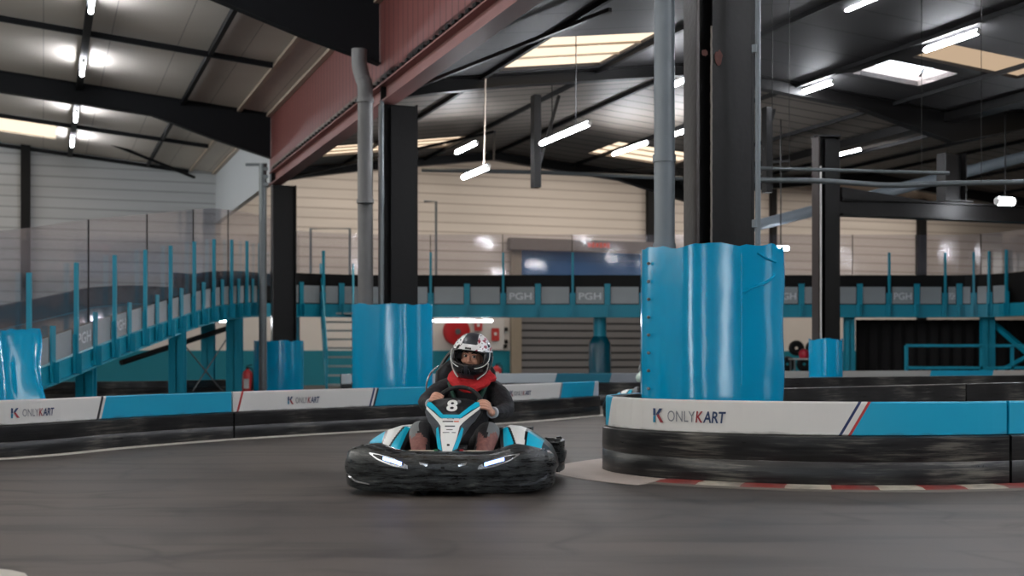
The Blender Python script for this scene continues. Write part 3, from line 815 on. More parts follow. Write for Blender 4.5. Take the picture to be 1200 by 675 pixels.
tube_light('ceiling tube light left of the open rooflight', onroof(7.5, 19.25, dz=-.12), DV, 1.15, r=.040)
tube_light('ceiling tube light cut by the top edge of the photograph at right', P(1024, -3, 17.3), DV, r=.042)
tube_light('pendant tube light on one long brown rod, lower of the two left of centre', P(557, 202, 20.5), DV - NV * .0, 1.25, .04, None, [(P(567, 193, 20.5), P(569, 92, 19.7))], name='pendant_light')
tube_light('small hanging tube light just above the pendant on the brown rod', P(546.5, 173, 23.5), DV, 1.2)
tube_light('hanging tube light on a thin cable in the middle of the right hall', P(661, 157, 19.5), DV, 1.9, .038, None, [(P(675, 148, 19.5), P(675, 20, 17.5)), (P(647, 165, 20.6), P(647, 88, 20.6))])
tube_light('tube light mounted across the distant bright rooflight', P(738, 174, 26), DV, 1.6)
tube_light('upper small tube light glimpsed between the downpipe and the column', P(795, 97, 20), DV, 1.2)
tube_light('lower small tube light glimpsed between the downpipe and the column', P(795, 156, 25), DV, 1.2)
tube_light('tube light above the crossing pipes, right of the capped column', P(990, 179, 27.5), DV, 1.2)
tube_light('distant oval lamp at the far right above the clear screens', P(1178, 236, 22.5), NV, 0.34, .07, None, [(P(1178, 236, 22.5) + UPV * .06, Vector((P(1178, 0, 22.5).x, 22.5, 5.25)))])
tube_light('long tube light under the elevated deck, left above the hose reel', P(543, 376, 34.2), Vector((1, 0, 0)), 1.55, .024)
tube_light('tube light under the ramp, left of the grey pole', P(258, 376, 30.9), Vector((1, .1, 0)), 0.6, .024)
tube_light('small glowing bar standing in for a glint just above the top right corner of the nearest pad', P(915, 291, 24.8), Vector((1, -.1, 0)), 0.3, .04, None, [(P(915, 291, 24.8) + UPV * .04, Vector((P(915, 0, 24.8).x, 24.8, 5.5)))])  # a glint drawn as a small glowing tube on an added rod
# the same fittings carry on over the part of the hall behind the camera
for i, (s, u) in enumerate([(7.5, 13.0), (7.5, 9.6), (7.5, 6.2), (7.5, 2.8), (7.5, -.6), (7.5, -4.0), (3.2, 10.5), (3.2, 6.2), (3.2, 2.8), (3.2, -.6), (3.2, -4.0), (13.0, 13.0), (13.0, 8.0), (13, 3), (13, -2)]):
    tube_light('ceiling tube light of the right hall nearer than the visible ones', onroof(s, u), DV, 1.5, .06, 'tube lights over the near end of the hall')
for u in (16.5, 11.5, 6.5, 1.5, -3.5):
    tube_light('ceiling tube light of the left hall nearer than the visible ones', onroof(-4.1, u, zL), DV, 1.5, .06, 'tube lights over the near end of the left hall')
# ------------------------------------------------------------------ track barriers
def sweep(path, d0, d1, prof, step=0.12, closed_prof=True, uvf=None, zoff=None):
    """sweep a profile [(out, z)] along a path; UVs in metres"""
    n = max(2, int((d1 - d0) / step) + 1); rings = []; ds = []
    for i in range(n):
        d = d0 + (d1 - d0) * i / (n - 1); p = path.at(d); t = path.tan(d); t.z = 0; t.normalize(); o = t.cross(UPV)
        rings.append([Vector((p.x, p.y, p.z)) + o * a + UPV * z for a, z in prof]); ds.append(d)
    m = len(prof); vs = [p for r in rings for p in r]; fs = []; uvs = []
    cum = [0]
    for k in range(1, m + 1):
        a, b = prof[k - 1], prof[k % m]; cum.append(cum[-1] + math.hypot(b[0] - a[0], b[1] - a[1]))
    zmin = min(z for _, z in prof); zmax = max(z for _, z in prof)
    for i in range(n - 1):
        for k in range(m if closed_prof else m - 1):
            l = (k + 1) % m
            fs.append((i * m + k, (i + 1) * m + k, (i + 1) * m + l, i * m + l))
            if uvf == 'z':
                v0, v1 = (prof[k][1] - zmin) / (zmax - zmin), (prof[l][1] - zmin) / (zmax - zmin)
            else: v0, v1 = cum[k], cum[k + 1]
            uvs.append([(ds[i] - d0, v0), (ds[i + 1] - d0, v0), (ds[i + 1] - d0, v1), (ds[i] - d0, v1)])
    mb = MB(); mb.add(vs, fs, 0, uvs)
    if closed_prof:
        mb.add(rings[0], [tuple(range(m))]); mb.add(rings[-1], [tuple(range(m))[::-1]])
    return mb

WHT = (216, 214, 210); TL = (0, 158, 196); NAVY = (28, 44, 92); REDC = (178, 48, 46); BLK = (26, 28, 34)
M_navy = mat('navy_print', (34, 56, 96), 0.5); M_tealp = mat('teal_print', (20, 128, 160), 0.5); M_redp = mat('red_print', (150, 48, 56), 0.5); M_greyp = mat('grey_print', (128, 130, 136), 0.5)
def logo(parent, path, dstart, z0, hcap, width, off, mirror=False):
    """the printed K emblem and the words ONLYKART"""
    def fn(a, b):
        d = dstart + a; p = path.at(d); t = path.tan(d); t.z = 0; t.normalize(); o = t.cross(UPV)
        q = Vector((p.x, p.y, z0 + b)) + o * off; return q
    e = hcap * 1.3
    def poly(mb, pts, lift=0.0): mb.prism([(x * e, y * e - .15 * hcap) for x, y in pts], lambda a, b, t: fn(a, b) + (path.tan(dstart + a).cross(UPV)) * t, 0.002)
    mb = MB(); poly(mb, [(0, 0), (.2, 0), (.2, .46), (0, .46)]); mb.build('emblem_base', M_tealp, parent)
    mb = MB(); poly(mb, [(0, .48), (.2, .48), (.2, 1), (0, 1)]); poly(mb, [(.24, .56), (.55, 1), (.8, 1), (.42, .5)]); mb.build('emblem_arm', M_navy, parent)
    mb = MB(); poly(mb, [(.3, .5), (.46, .62), (.92, 0), (.66, 0)]); mb.build('emblem_leg', M_redp, parent)
    size = hcap / 0.70
    _, _, w1 = text2d('ONLY', size, 0.0); _, _, w2 = text2d('K', size, .02 * size); _, _, w3 = text2d('ART', size, .02 * size)
    tot = w1 + w2 + w3 + .1 * size; av = width - e * 1.25; k = av / tot; x = e * 1.25
    g = lambda a, b: fn(a, b) 
    mb = MB(); put_text(mb, 'ONLY', size, g, x, 0, 0, k); mb.build('lettering', M_greyp, parent, recalc=False); x += (w1 + .05 * size) * k
    mb = MB(); put_text(mb, 'K', size, g, x, 0, .02 * size, k, italic=.12); mb.build('lettering', M_redp, parent, recalc=False); x += (w2 + .04 * size) * k
    mb = MB(); put_text(mb, 'ART', size, g, x, 0, .02 * size, k, italic=.12); mb.build('lettering', M_navy, parent, recalc=False)

bn = [0]
def barrier(label, path, d0, d1, H, hb, stops=None, slant=0.1, cat='barrier', group=None, gap=0.012):
    d0, d1 = d0 + gap, d1 - gap
    c = path.at((d0 + d1) / 2)
    t = thing('track_barrier', label, cat, (c.x, c.y, 0), group)
    m_ = hb / 2
    lo = [(.03, .0), (.04, .02), (.04, m_ - .008), (.034, m_), (.04, m_ + .008), (.04, hb - .01), (.028, hb), (-.13, hb), (-.13, 0)]
    sweep(path, d0, d1, lo).build('rubbing_board', M_scuff, t, smooth=True)
    if stops:
        up = [(.0, hb + .002), (.012, hb + .008), (.012, H - .012), (.006, H), (-.02, H), (-.02, hb + .002)]
        bn[0] += 1
        st = [(max(0, s - d0), c_) for s, c_ in stops if s < d1]
        while len(st) > 1 and st[1][0] <= 0: st.pop(0)
        sweep(path, d0, d1, up, uvf='z').build('banner_panel', banner_mat('barrier_banner_%d' % bn[0], d1 - d0, st, slant), t)
        sweep(path, d0, d1, [(-.021, hb + .002), (-.021, H - .004), (-.13, H - .004), (-.13, hb + .002)]).build('back_board', M_blackmat, t)
    else:
        sweep(path, d0, d1, [(.03, hb + .002), (.04, hb + .01), (.04, H), (-.13, H), (-.13, hb + .002)]).build('upper_board', M_scuff, t)
    return t

# left-hand barrier, curving away behind the kart
LB = Path([(-9.5, 7.6, 0), (-6.4, 10.2, 0), (-4.64, 11.65, 0), (-3.93, 13.05, 0), (-3.05, 14.4, 0), (-1.7, 15.9, 0), (0.0, 17.75, 0), (1.34, 19.9, 0), (1.75, 20.9, 0)])
d = LB.px
sl = .075
dA = d(272); dB = d(560); dE = d(701)
lb1 = barrier('leftmost curved barrier, white logo banner then a teal one, at the left frame edge', LB, 0.3, dA, .53, .30,
        [(0.3, TL), (d(-60), WHT), (d(110), BLK), (d(112), WHT), (d(115), BLK), (d(117), TL)], sl)
lb2 = barrier('curved barrier with a white logo banner between the fire extinguisher and the driver', LB, dA, dB, .53, .30,
        [(dA, WHT), (dA + .05, REDC), (dA + .075, WHT), (d(431), NAVY), (d(433), WHT), (d(436), BLK), (d(437), TL)], sl)
lb3 = barrier('barrier right of the driver whose white and teal banners end at the track opening', LB, dB, dE, .53, .30,
        [(dB, WHT), (d(654), (120, 130, 140)), (d(656), TL), (d(694), (190, 200, 210))], sl)  # pale end stop paints the light glaring off the barrier end
logo(lb1, LB, d(12), .375, .07, .46, .018); logo(lb2, LB, d(336), .375, .07, .46, .018); logo(lb3, LB, d(596), .375, .06, .50, .018)

RB = Path([(2.1, 12.0, 0), (1.7, 11.8, 0), (1.15, 11.3, 0), (.83, 10.75, 0), (.80, 10.3, 0), (1.0, 9.85, 0), (1.38, 9.5, 0), (1.85, 9.27, 0), (2.43, 9.13, 0), (3.1, 9.16, 0), (3.75, 9.34, 0), (4.7, 9.8, 0), (5.9, 10.6, 0)])
lo_ = 0
for i in range(len(RB.a)):
    if RB.p[i].y < 10.35: lo_ = RB.a[i]; break
dr_ = lambda px: RB.px(px, lo_)
e1 = dr_(1180)
rb1 = barrier('near curved barrier with big white logo banner and teal panel, below the largest pad', RB, 0.0, e1, .61, .365,
        [(0, TL), (lo_ - .05, WHT), (dr_(982), NAVY), (dr_(985.5), WHT), (dr_(990.5), REDC), (dr_(996), TL)], .14)
rb2 = barrier('teal barrier section cut by the right frame edge', RB, e1, RB.L, .61, .365, [(e1, TL)], .1)
logo(rb1, RB, dr_(767), .445, .082, .60, .018)
# black inner barriers behind the island
IB = Path([(2.35, 12.05, 0), (2.75, 12.35, 0), (4.3, 13.6, 0), (6.4, 15.2, 0), (9, 17, 0)])
barrier('bare black barrier behind the near curved one, its top edge rising to the right', IB, .05, 3.35, .62, .33)
barrier('bare black barrier past the joint, reaching the right edge behind the near one', IB, 3.35, IB.L, .62, .33)
IC = Path([(2.9, 18.2, 0), (4.0, 18.8, 0), (6, 20.0, 0), (9.5, 21.6, 0)])
barrier('farther bare black barrier just in front of the small teal pad', IC, 0, IC.L, .60, .33)
bolts = MB()
jp = IB.at(3.42)
for k in range(2):
    q = jp + Vector((.05 + .09 * k, -.02 + .06 * k, .50)) + Vector((.03, -.05, 0)); bolts.lathe(q, [(0, -.012), (.014, -.012), (.014, 0), (0, 0)], 10, axis='Y')
# far low barriers
FB = Path([(-3.0, 22.4, 0), (0, 23.2, 0), (3.0, 23.9, 0), (5.0, 24.6, 0), (8, 25.6, 0), (12.5, 26.6, 0), (16, 27, 0)])
fb1 = barrier('distant low barrier with pale and dark teal banners in front of the roller shutter', FB, 0, FB.px(760), .60, .42,
        [(0, (160, 168, 172)), (FB.px(650), (0, 92, 112)), (FB.px(713), (120, 124, 130))], .05)
fb2 = barrier('distant low barrier with pale and teal banners at far right below the black curtain', FB, FB.px(880), FB.L, .62, .42,
        [(FB.px(880), (170, 170, 166)), (FB.px(1086), TL), (FB.px(1160), (186, 182, 176))], .05)
FC = Path([(-15, 24.5, 0), (-11, 26.8, 0), (-8, 28.0, 0), (-5.8, 31.0, 0)])
barrier('distant black barrier under the ramp on the left', FC, 0, FC.L, .36, .2)

# kerb round the island, apron and white lines
def stripes_uv(name, c1, c2, per):
    m = bpy.data.materials.new(name); m.use_nodes = True; nt = m.node_tree; b = nt.nodes['Principled BSDF']; b.inputs['Roughness'].default_value = .55
    uv = nt.nodes.new('ShaderNodeUVMap'); sp = nt.nodes.new('ShaderNodeSeparateXYZ'); nt.links.new(uv.outputs[0], sp.inputs[0])
    dv = nt.nodes.new('ShaderNodeMath'); dv.operation = 'DIVIDE'; dv.inputs[1].default_value = per; nt.links.new(sp.outputs['X'], dv.inputs[0])
    fr = nt.nodes.new('ShaderNodeMath'); fr.operation = 'FRACT'; nt.links.new(dv.outputs[0], fr.inputs[0])
    gt = nt.nodes.new('ShaderNodeMath'); gt.operation = 'GREATER_THAN'; gt.inputs[1].default_value = .5; nt.links.new(fr.outputs[0], gt.inputs[0])
    mx = nt.nodes.new('ShaderNodeMix'); mx.data_type = 'RGBA'; mx.inputs[6].default_value = lin(c1); mx.inputs[7].default_value = lin(c2)
    nt.links.new(gt.outputs[0], mx.inputs[0])
    tc = nt.nodes.new('ShaderNodeTexCoord'); n = nt.nodes.new('ShaderNodeTexNoise'); n.inputs['Scale'].default_value = 5; n.inputs['Detail'].default_value = 6
    nt.links.new(tc.outputs['Object'], n.inputs['Vector'])
    mr = nt.nodes.new('ShaderNodeMapRange'); mr.inputs['From Min'].default_value = .45; mr.inputs['From Max'].default_value = .7; mr.inputs['To Max'].default_value = .7
    nt.links.new(n.outputs['Fac'], mr.inputs['Value'])
    m2 = nt.nodes.new('ShaderNodeMix'); m2.data_type = 'RGBA'; m2.inputs[7].default_value = lin((96, 88, 82))
    nt.links.new(mr.outputs[0], m2.inputs[0]); nt.links.new(mx.outputs[2], m2.inputs[6]); nt.links.new(m2.outputs[2], b.inputs['Base Color'])
    return m
kb = thing('track_kerb', 'low kerb with worn red and white blocks along the foot of the near curved barrier', 'kerb', (2.4, 9.0, 0))
d_s = dr_(788)
sweep(RB, d_s, RB.L, [(.045, .0), (.045, .020), (.17, .018), (.23, .006), (.23, 0)]).build('painted_blocks', stripes_uv('red_white_kerb', (140, 56, 50), (184, 176, 160), .59), kb)
sweep(RB, d_s, RB.L, [(.23, .0), (.23, .006), (.32, .001), (.32, 0)]).build('worn_edge', mat('worn_kerb_edge', (112, 106, 98), .7, var=.2), kb)
sweep(RB, lo_ - 1.2, d_s, [(.045, .0), (.045, .016), (.20, .014), (.46, .003), (.46, 0)]).build('pale_apron', M_concrete, kb)
wl = sweep(LB, 0.3, LB.L, [(.045, 0), (.045, .012), (.13, .010), (.14, 0)]).build('edge_line', mat('worn_white_line', (190, 186, 176), .6, var=.25, vscale=6))
tag(wl, 'thin worn white line on the asphalt along the foot of the left barrier', 'painted line')
ck = Path([(-3.6, 5.78, 0), (-2.5, 5.66, 0), (-2.12, 5.52, 0), (-1.98, 5.2, 0), (-1.95, 4.9, 0)])
o = sweep(ck, 0, ck.L, [(.0, 0), (.0, .012), (.15, .018), (.3, .018), (.3, 0)]).build('corner_kerb', MATS['worn_white_line'])
tag(o, 'pale kerb corner peeping in at the bottom left of the frame', 'kerb')

# ------------------------------------------------------------------ ramp and elevated track
NE = Path([(-7.05, 16.6, .12), (-6.92, 18.2, .36), (-6.78, 19.8, .62), (-6.69, 21.4, .86), (-6.5, 24.4, 1.28), (-6.24, 26.6, 1.60), (-6.02, 28.8, 1.77), (-5.9, 30.0, 1.82),
           (-5.62, 31.6, 1.87), (-4.9, 32.8, 1.90), (-3.6, 33.45, 1.91), (-1.5, 33.5, 1.91), (3, 33.5, 1.91), (8, 33.5, 1.91), (11.4, 33.5, 1.91), (12.35, 33.1, 1.91), (12.75, 32.0, 1.91), (12.7, 30.5, 1.91)], 14)
DR = NE.px(306, 0, 22)          # end of the ramp (along the path)
for i in range(len(NE.a)):
    if NE.p[i].y > 31.2: DR = NE.a[i]; break
ramp = thing('track_ramp', 'teal steel ramp with clear screens climbing from the left edge to the upper track', 'ramp', (-7.2, 24, 0))
etk = thing('elevated_track', 'long teal elevated kart track crossing the hall at the back with clear screens', 'elevated track', (3, 34.5, 0))
def fr(d): p = NE.at(d); t = NE.tan(d); t.z = 0; t.normalize(); return p, t, t.cross(UPV)
def kz(d):   # how much taller the edge beam is on the ramp
    return min(1, max(0, (DR + 2 - d) / 8))
def edge_sweep(parent, name, d0, d1, f, m, **k):
    n = max(2, int((d1 - d0) / .3) + 1); rings = []
    for i in range(n):
        d_ = d0 + (d1 - d0) * i / (n - 1); p, t, o = fr(d_)
        rings.append([p + o * a + UPV * z for a, z in f(d_)])
    mb = MB(); mb.loft(rings, True, False, True); return mb.build(name, m, parent, **k)
W = 2.7
for par, a, b in ((ramp, 0.2, DR), (etk, DR, NE.L)):
    bh = lambda d_: .335 - .03 * kz(d_)
    edge_sweep(par, 'edge_beam', a, b, lambda d_: [(0, 0.03), (0.0, bh(d_)), (-.12, bh(d_)), (-.12, .03)], M_teal)
    edge_sweep(par, 'bottom_flange', a, b, lambda d_: [(.06, 0), (.06, .03), (-.16, .03), (-.16, 0)], M_teal)
    edge_sweep(par, 'deck', a, b, lambda d_: [(-.13, bh(d_) - .2), (-.13, bh(d_) - .02), (-W, bh(d_) - .02), (-W, bh(d_) - .2)], M_blackmat)
    if par is ramp:
        edge_sweep(par, 'far_guard', a, b, lambda d_: [(-W, bh(d_)), (-W, bh(d_) + .42), (-W - .1, bh(d_) + .42), (-W - .1, bh(d_))], M_blackmat)
        edge_sweep(par, 'far_beam', a, b, lambda d_: [(-W - .02, 0), (-W - .02, bh(d_)), (-W - .14, bh(d_)), (-W - .14, 0)], M_teal)
        edge_sweep(par, 'near_guard', NE.px(236, 0, DR), b, lambda d_: [(-.16, .40), (-.16, 1.05), (-.22, 1.05), (-.22, .40)], M_blackmat)
    else:
        edge_sweep(par, 'near_guard', a, b, lambda d_: [(-.14, .36), (-.14, 1.12), (-.22, 1.12), (-.22, .36)], M_blackmat)
        edge_sweep(par, 'far_guard', a, b, lambda d_: [(-W, .3), (-W, 1.12), (-W - .1, 1.12), (-W - .1, .3)], M_blackmat)
talls_r = [NE.px(x, 0, DR) for x in (30, 86, 131, 167, 197, 225, 248, 269, 287, 302)]
talls_d = []
def vpx(px):
    lo = DR + 1.8; return NE.px(px, lo, NE.L)
for px in (342, 424, 505, 590, 671, 752, 834, 905, 973, 1041, 1107, 1141, 1160, 1181):
    talls_d.append(vpx(px))
def post(par, d_, tall):
    p, t, o = fr(d_); k = kz(d_); h = (1.675 + .05 * k) if tall else (.86 if par is etk else .86)
    if tall:
        MB().obox(p + o * .05 + UPV * (h / 2 + .03), t * .028, o * .03, UPV * (h / 2 - .01)).build('post', M_teal, par)
    mb = MB(); hb_ = .62 if tall else .86
    mb.obox(p + o * .035 + UPV * (hb_ / 2 + .03), t * .075, o * .012, UPV * (hb_ / 2 - .01))
    mb.prism([(-.075, .03), (-.075, .34), (0, .34), (0, .03)], lambda a, b, th: p + o * (.05 - a * .0 + .0) + o * (-a) * 1.2 + UPV * b + t * (th - .01), .02)
    mb.build('bracket', M_teal, par)
def gpanel(par, a, b, text):
    mb = MB(); zs = (.36, .80) if par is etk else (.34, .72); rings = []
    for i in range(5):
        p, t, o = fr(a + (b - a) * i / 4); rings.append([p + o * .01 + UPV * zs[0], p + o * .01 + UPV * zs[1], p - o * .01 + UPV * zs[1], p - o * .01 + UPV * zs[0]])
    mb.loft(rings, True, False, True); pn = mb.build('guard_panel', M_greypanel, par)
    if text:
        w = (b - a); L = .27 if par is etk else .24
        _, _, tw = text2d('PGH', .25, .004); sx_ = min(1.25, .84 * w / tw); mm = (a + b) / 2 - tw * sx_ / 2
        def fn(x, y):
            p, t, o = fr(mm + x); return p + o * .016 + UPV * (y + zs[0] + .12)
        tb = MB(); put_text(tb, 'PGH', .25, fn, 0, -.01, .004, sx_); tb.build('lettering', mat('white_letters', (216, 222, 226), .5), pn, recalc=False)
def screen(par, a, b, z0, z1):
    mb = MB(); rings = []
    n = max(3, int((b - a) / .5))
    for i in range(n + 1):
        p, t, o = fr(a + (b - a) * i / n); rings.append([p - o * .02 + UPV * z0, p - o * .02 + UPV * z1, p - o * .03 + UPV * z1, p - o * .03 + UPV * z0])
    mb.loft(rings, True, False, True); mb.build('clear_screen', M_clear, par)
    p, t, o = fr(b); MB().beam(p - o * .025 + UPV * z0, p - o * .025 + UPV * z1, .02, .02).build('screen_joint', M_blackmat, par)
def bay(par, ts, texts, z1):
    for i, a in enumerate(ts):
        post(par, a, True)
        if i + 1 < len(ts):
            b = ts[i + 1]; m_ = (a + b) / 2
            if b - a > .7:
                post(par, m_, False)
                gpanel(par, a + .09, m_ - .09, i in texts); gpanel(par, m_ + .09, b - .09, (i + .5) in texts)
            else: gpanel(par, a + .09, b - .09, False)
bay(ramp, talls_r, {1, 2}, 2.5)
gpanel(ramp, talls_r[0] - 1.0, talls_r[0] - .09, False)
bay(etk, [DR + .3] + talls_d, {4, 5, 8, 10, 11}, 2.17)
for a, b in zip([.6] + [NE.px(x, 0, DR) for x in (106, 174, 228, 269)], [NE.px(x, 0, DR) for x in (106, 174, 228, 269)] + [DR]):
    screen(ramp, a + .01, b - .01, .74, 2.38)
cuts = [DR, vpx(505), vpx(590), vpx(671), vpx(790), vpx(905), vpx(1000), vpx(1074), vpx(1150), NE.L]
for a, b in zip(cuts, cuts[1:]): screen(etk, a + .01, b - .01, 1.12, 2.17)
# pillars
def pillar(par, x, y, z, w, d_=.2):
    mb = MB()
    mb.box(x - w / 2, x + w / 2, y - d_ / 2, y - d_ / 2 + .02, 0, z); mb.box(x - w / 2, x + w / 2, y + d_ / 2 - .02, y + d_ / 2, 0, z); mb.box(x - .01, x + .01, y - d_ / 2, y + d_ / 2, 0, z)
    return mb.build('pillar', M_teal, par)
for px, Y, w in ((101, 20.6, .28), (208, 24.9, .3), (275, 28.4, .34), (244, 30.2, .3)):
    X = (px - 600) / FPX * Y
    dd = min(NE.a, key=lambda a: abs(NE.at(a).y - Y)); z = NE.at(dd).z
    pillar(ramp, X if px != 275 else X, Y, z + .1, w)
for px, Y, w in ((995, 33.9, .26), (1157, 33.6, .34), (345, 34.4, .26), (822, 33.9, .26)):
    pillar(etk, (px - 600) / FPX * Y, Y, 1.95, w)
px_, Y_ = 703, 33.9; X_ = (px_ - 600) / FPX * Y_
mb = MB(); mb.tube([(X_, Y_, 0), (X_, Y_, 1.95)], .17, 16); mb.build('pillar', M_teal, etk, smooth=True)
pp = thing('pillar_pad', 'dark teal round pad on the deck pillar in front of the roller shutter', 'pillar padding', (X_, Y_, 0))
mb = MB(); mb.lathe((X_, Y_, 0), [(.30, 0), (.30, 1.2), (.28, 1.27), (.19, 1.42), (.18, 1.42)], 20); mb.build('cover', mat('dark_teal_vinyl', (0, 84, 104), .25), pp, smooth=True)
mb = MB(); mb.tube([P(142, 425, 26), P(272, 383, 29)], .06, 8); mb.build('brace', M_black, ramp)
mb = MB(); mb.tube([P(214, 402, 26), P(262, 460, 27)], .014, 6); mb.tube([P(265, 398, 26.6), P(226, 458, 26)], .014, 6); mb.build('cross_wire', M_galv, ramp)
mb = MB(); mb.beam(P(1163, 378, 33.9), P(1212, 420, 32), .12, .12); mb.beam(P(1163, 440, 33.5), P(1215, 412, 32), .1, .1); mb.build('brace', M_teal, etk)
# hand rails at ground level on the right
gr = thing('guard_rail', 'teal tubular guard rail standing in front of the black curtain at right', 'railing', P(1105, 440, 31.5))
gr.location.z = 0
z1 = P(0, 405, 31.5).z; z0 = P(0, 431, 31.5).z
xs = [P(px, 0, 31.5).x for px in (1062, 1150, 1186, 1215)]
for z in (z0, z1): MB().beam((xs[0], 31.5, z), (xs[-1], 31.5, z), .07, .07).build('rail', M_teal, gr)
for x in xs[:3]: MB().beam((x, 31.5, 0), (x, 31.5, z1), .07, .07).build('post', M_teal, gr)
# black curtain under the deck
mb = MB(); n = 60; x0, x1 = P(1003, 0, 34.6).x, P(1150, 0, 34.6).x; rings = []
for i in range(n + 1):
    x = x0 + (x1 - x0) * i / n; y = 34.6 + .05 * math.sin(i * 1.1); rings.append([Vector((x, y, .0)), Vector((x, y, 1.88)), Vector((x, y + .02, 1.88)), Vector((x, y + .02, 0))])
mb.loft(rings, True, False, True)
tag(mb.build('black_curtain', mat('black_cloth', (22, 20, 21), .9)), 'black curtain hanging under the elevated track between two teal pillars at right', 'curtain')
mb = MB(); rings = []; x0, x1 = P(1166, 0, 34.9).x, P(1330, 0, 34.9).x
for i in range(n + 1):
    x = x0 + (x1 - x0) * i / n; y = 34.9 + .05 * math.sin(i * 1.1); rings.append([Vector((x, y, .0)), Vector((x, y, 1.88)), Vector((x, y + .02, 1.88)), Vector((x, y + .02, 0))])
mb.loft(rings, True, False, True)
tag(mb.build('black_curtain', MATS['black_cloth']), 'black curtain at the far right edge behind the diagonal teal braces', 'curtain')

# tarpaulin over the foot of the ramp
mb = MB(); rings = []
for j in range(15):
    v = j / 14; ring = []
    for i in range(40):
        a = i / 39
        x = -8.0 + a * (1.80 - .28 * v) ; z = -.02 + v * 1.26 + .06 * a * v
        fold = .10 * math.sin(a * 17 + v * 2.5) * (1 - .5 * v) + .05 * noise.noise(Vector((a * 9, v * 3, 2)))
        y = 17.25 - .5 * (1 - v) + fold + .25 * v
        xx = x + .12 * math.sin(v * 9) * a * .3 + (.16 * (1 - v) if a > .9 else 0)
        ring.append(Vector((xx, y, z + .03 * noise.noise(Vector((a * 14, 3, 1))) * v)))
    rings.append(ring)
mb.loft(rings, False, False, False)
tp_ = mb.build('tarpaulin', M_vinyl, smooth=True, solid=.006)
tag(tp_, 'creased shiny teal tarpaulin hanging over the foot of the ramp at the left edge', 'tarpaulin')

# stairs
st = thing('staircase', 'open steel staircase with teal handrails climbing to the elevated track', 'stairs', (-4.4, 32, 0))
N = 9
for k in range(N):
    t_ = (k + 1) / (N + 1); y = 30.95 + 2.5 * t_; z = 2.25 * t_; xl = -4.45 - .5 * t_; xr = -3.85 - .32 * t_
    MB().box(xl, xr, y - .13, y + .13, z - .05, z).build('tread', mat('pale_tread', (168, 172, 170), .5), st)
for (xa, xb) in ((-4.47, -5.0), (-3.83, -4.15)):
    a, b = Vector((xa, 30.9, 0)), Vector((xb, 33.45, 2.25))
    MB().beam(a, b, .04, .2).build('stringer', M_teal, st)
    for h in (1.0, .55):
        MB().tube([a + UPV * (h + .05), b + UPV * (h + .05)], .026, 8).build('handrail', M_teal, st)
    for t_ in (0, .33, .66, 1): q = a.lerp(b, t_); MB().tube([q, q + UPV * 1.05], .026, 8).build('rail_post', M_teal, st)
fr_ = thing('door_frame', 'thin dark pipe frame standing on the upper track at the head of the stairs', 'frame', P(387, 352, 36))
a, b = P(364, 350, 36.0), P(364, 268, 36.0); c_, d_ = P(410, 268, 36), P(410, 350, 36)
MB().tube([a, b, c_, d_], .04, 8).build('pipe_frame', M_galv, fr_)
fx = MB(); q = P(387, 338, 36.02); fx.obox(q, (.5, 0, 0), (0, .02, 0), (0, 0, .33)); fx.build('black_panel', M_blackmat, fr_)
mb = MB(); mb.tube([P(497, 236, 37), P(511, 236, 37), P(511, 330, 37)], .035, 8)
tag(mb.build('bent_pipe', M_galv), 'thin bent grey pipe on the wall just right of the middle column', 'pipe')

# fire extinguishers
def extinguisher(label, x, y, h, r):
    t = thing('fire_extinguisher', label, 'fire extinguisher', (x, y, 0))
    mb = MB(); mb.lathe((x, y, 0), [(r * .95, 0), (r, .02), (r, h * .72), (r * .8, h * .8), (r * .35, h * .86), (r * .3, h * .9)], 20); mb.build('cylinder', M_red, t, smooth=True)
    mb = MB(); mb.lathe((x, y, h * .88), [(r * .32, 0), (r * .32, h * .06), (0, h * .07)], 12); mb.beam((x - r * .2, y, h * .97), (x + r * .9, y, h * 1.0), .03, .02); mb.build('valve_handle', M_blackmat, t)
    mb = MB(); mb.tube(spline([(x + r * .3, y - .02, h * .92), (x + r * 1.1, y - r * .6, h * .85), (x + r * 1.15, y - r * .6, h * .5), (x + r * .9, y - r * .6, h * .25)], 5), .014, 8); mb.build('hose', M_rubber, t)
    MB().obox((x, y - r - .001, h * .45), (r * .5, 0, 0), (0, .002, 0), (0, 0, h * .14)).build('label_plate', M_white, t)
    return t
extinguisher('red fire extinguisher on the floor beside the slim grey pole', P(290, 0, 27.2).x, 27.2, .72, .11)
w_ = wallpt(582, 0, .35); extinguisher('red fire extinguisher on the floor by the back wall under the small red signs', w_.x, w_.y, .66, .15)

# tyres and gear piled by the wall, right of the nearest pad
ts = thing('tyre', 'tyre', 'tyre', (0, 0, 0))
def tyre_mesh(mb, r=.2, w=.09):
    prof = []
    for k in range(14):
        a = 2 * PI * k / 14; prof.append((r - w * .9 + w * .9 * math.cos(a), w * math.sin(a)))
    seg = 24; rings = []
    for j in range(seg):
        A = 2 * PI * j / seg; rings.append([Vector((p[0] * math.cos(A), p[1], p[0] * math.sin(A) + r)) for p in prof])
    mb.loft(rings, True, True, False); return mb
TL_ = 'black tyre in the dark pile against the pale wall between two teal pads'
tag(ts, TL_, 'tyre', 'tyres piled against the pale wall')
tyre_mesh(MB(), .22, .10).build('tread', M_rubber, ts, smooth=True)
spots = [(7.7, 36, 0), (8.17, 36, 0), (8.64, 36.05, 0), (7.75, 36.02, .45), (8.22, 36, .45), (8.68, 36.05, .45), (8.0, 36, .90), (8.48, 36.05, .90)]
for i, (x, y, z) in enumerate(spots):
    c = ts if i == 0 else copy_tree(ts); c.location = (x, y, z); c.rotation_euler = (0, 0, .08 * (i % 3 - 1))
mb = MB(); mb.lathe((0, 0, 0), [(.10, 0), (.13, .05), (.14, .14), (.10, .22), (0, .26)], 16)
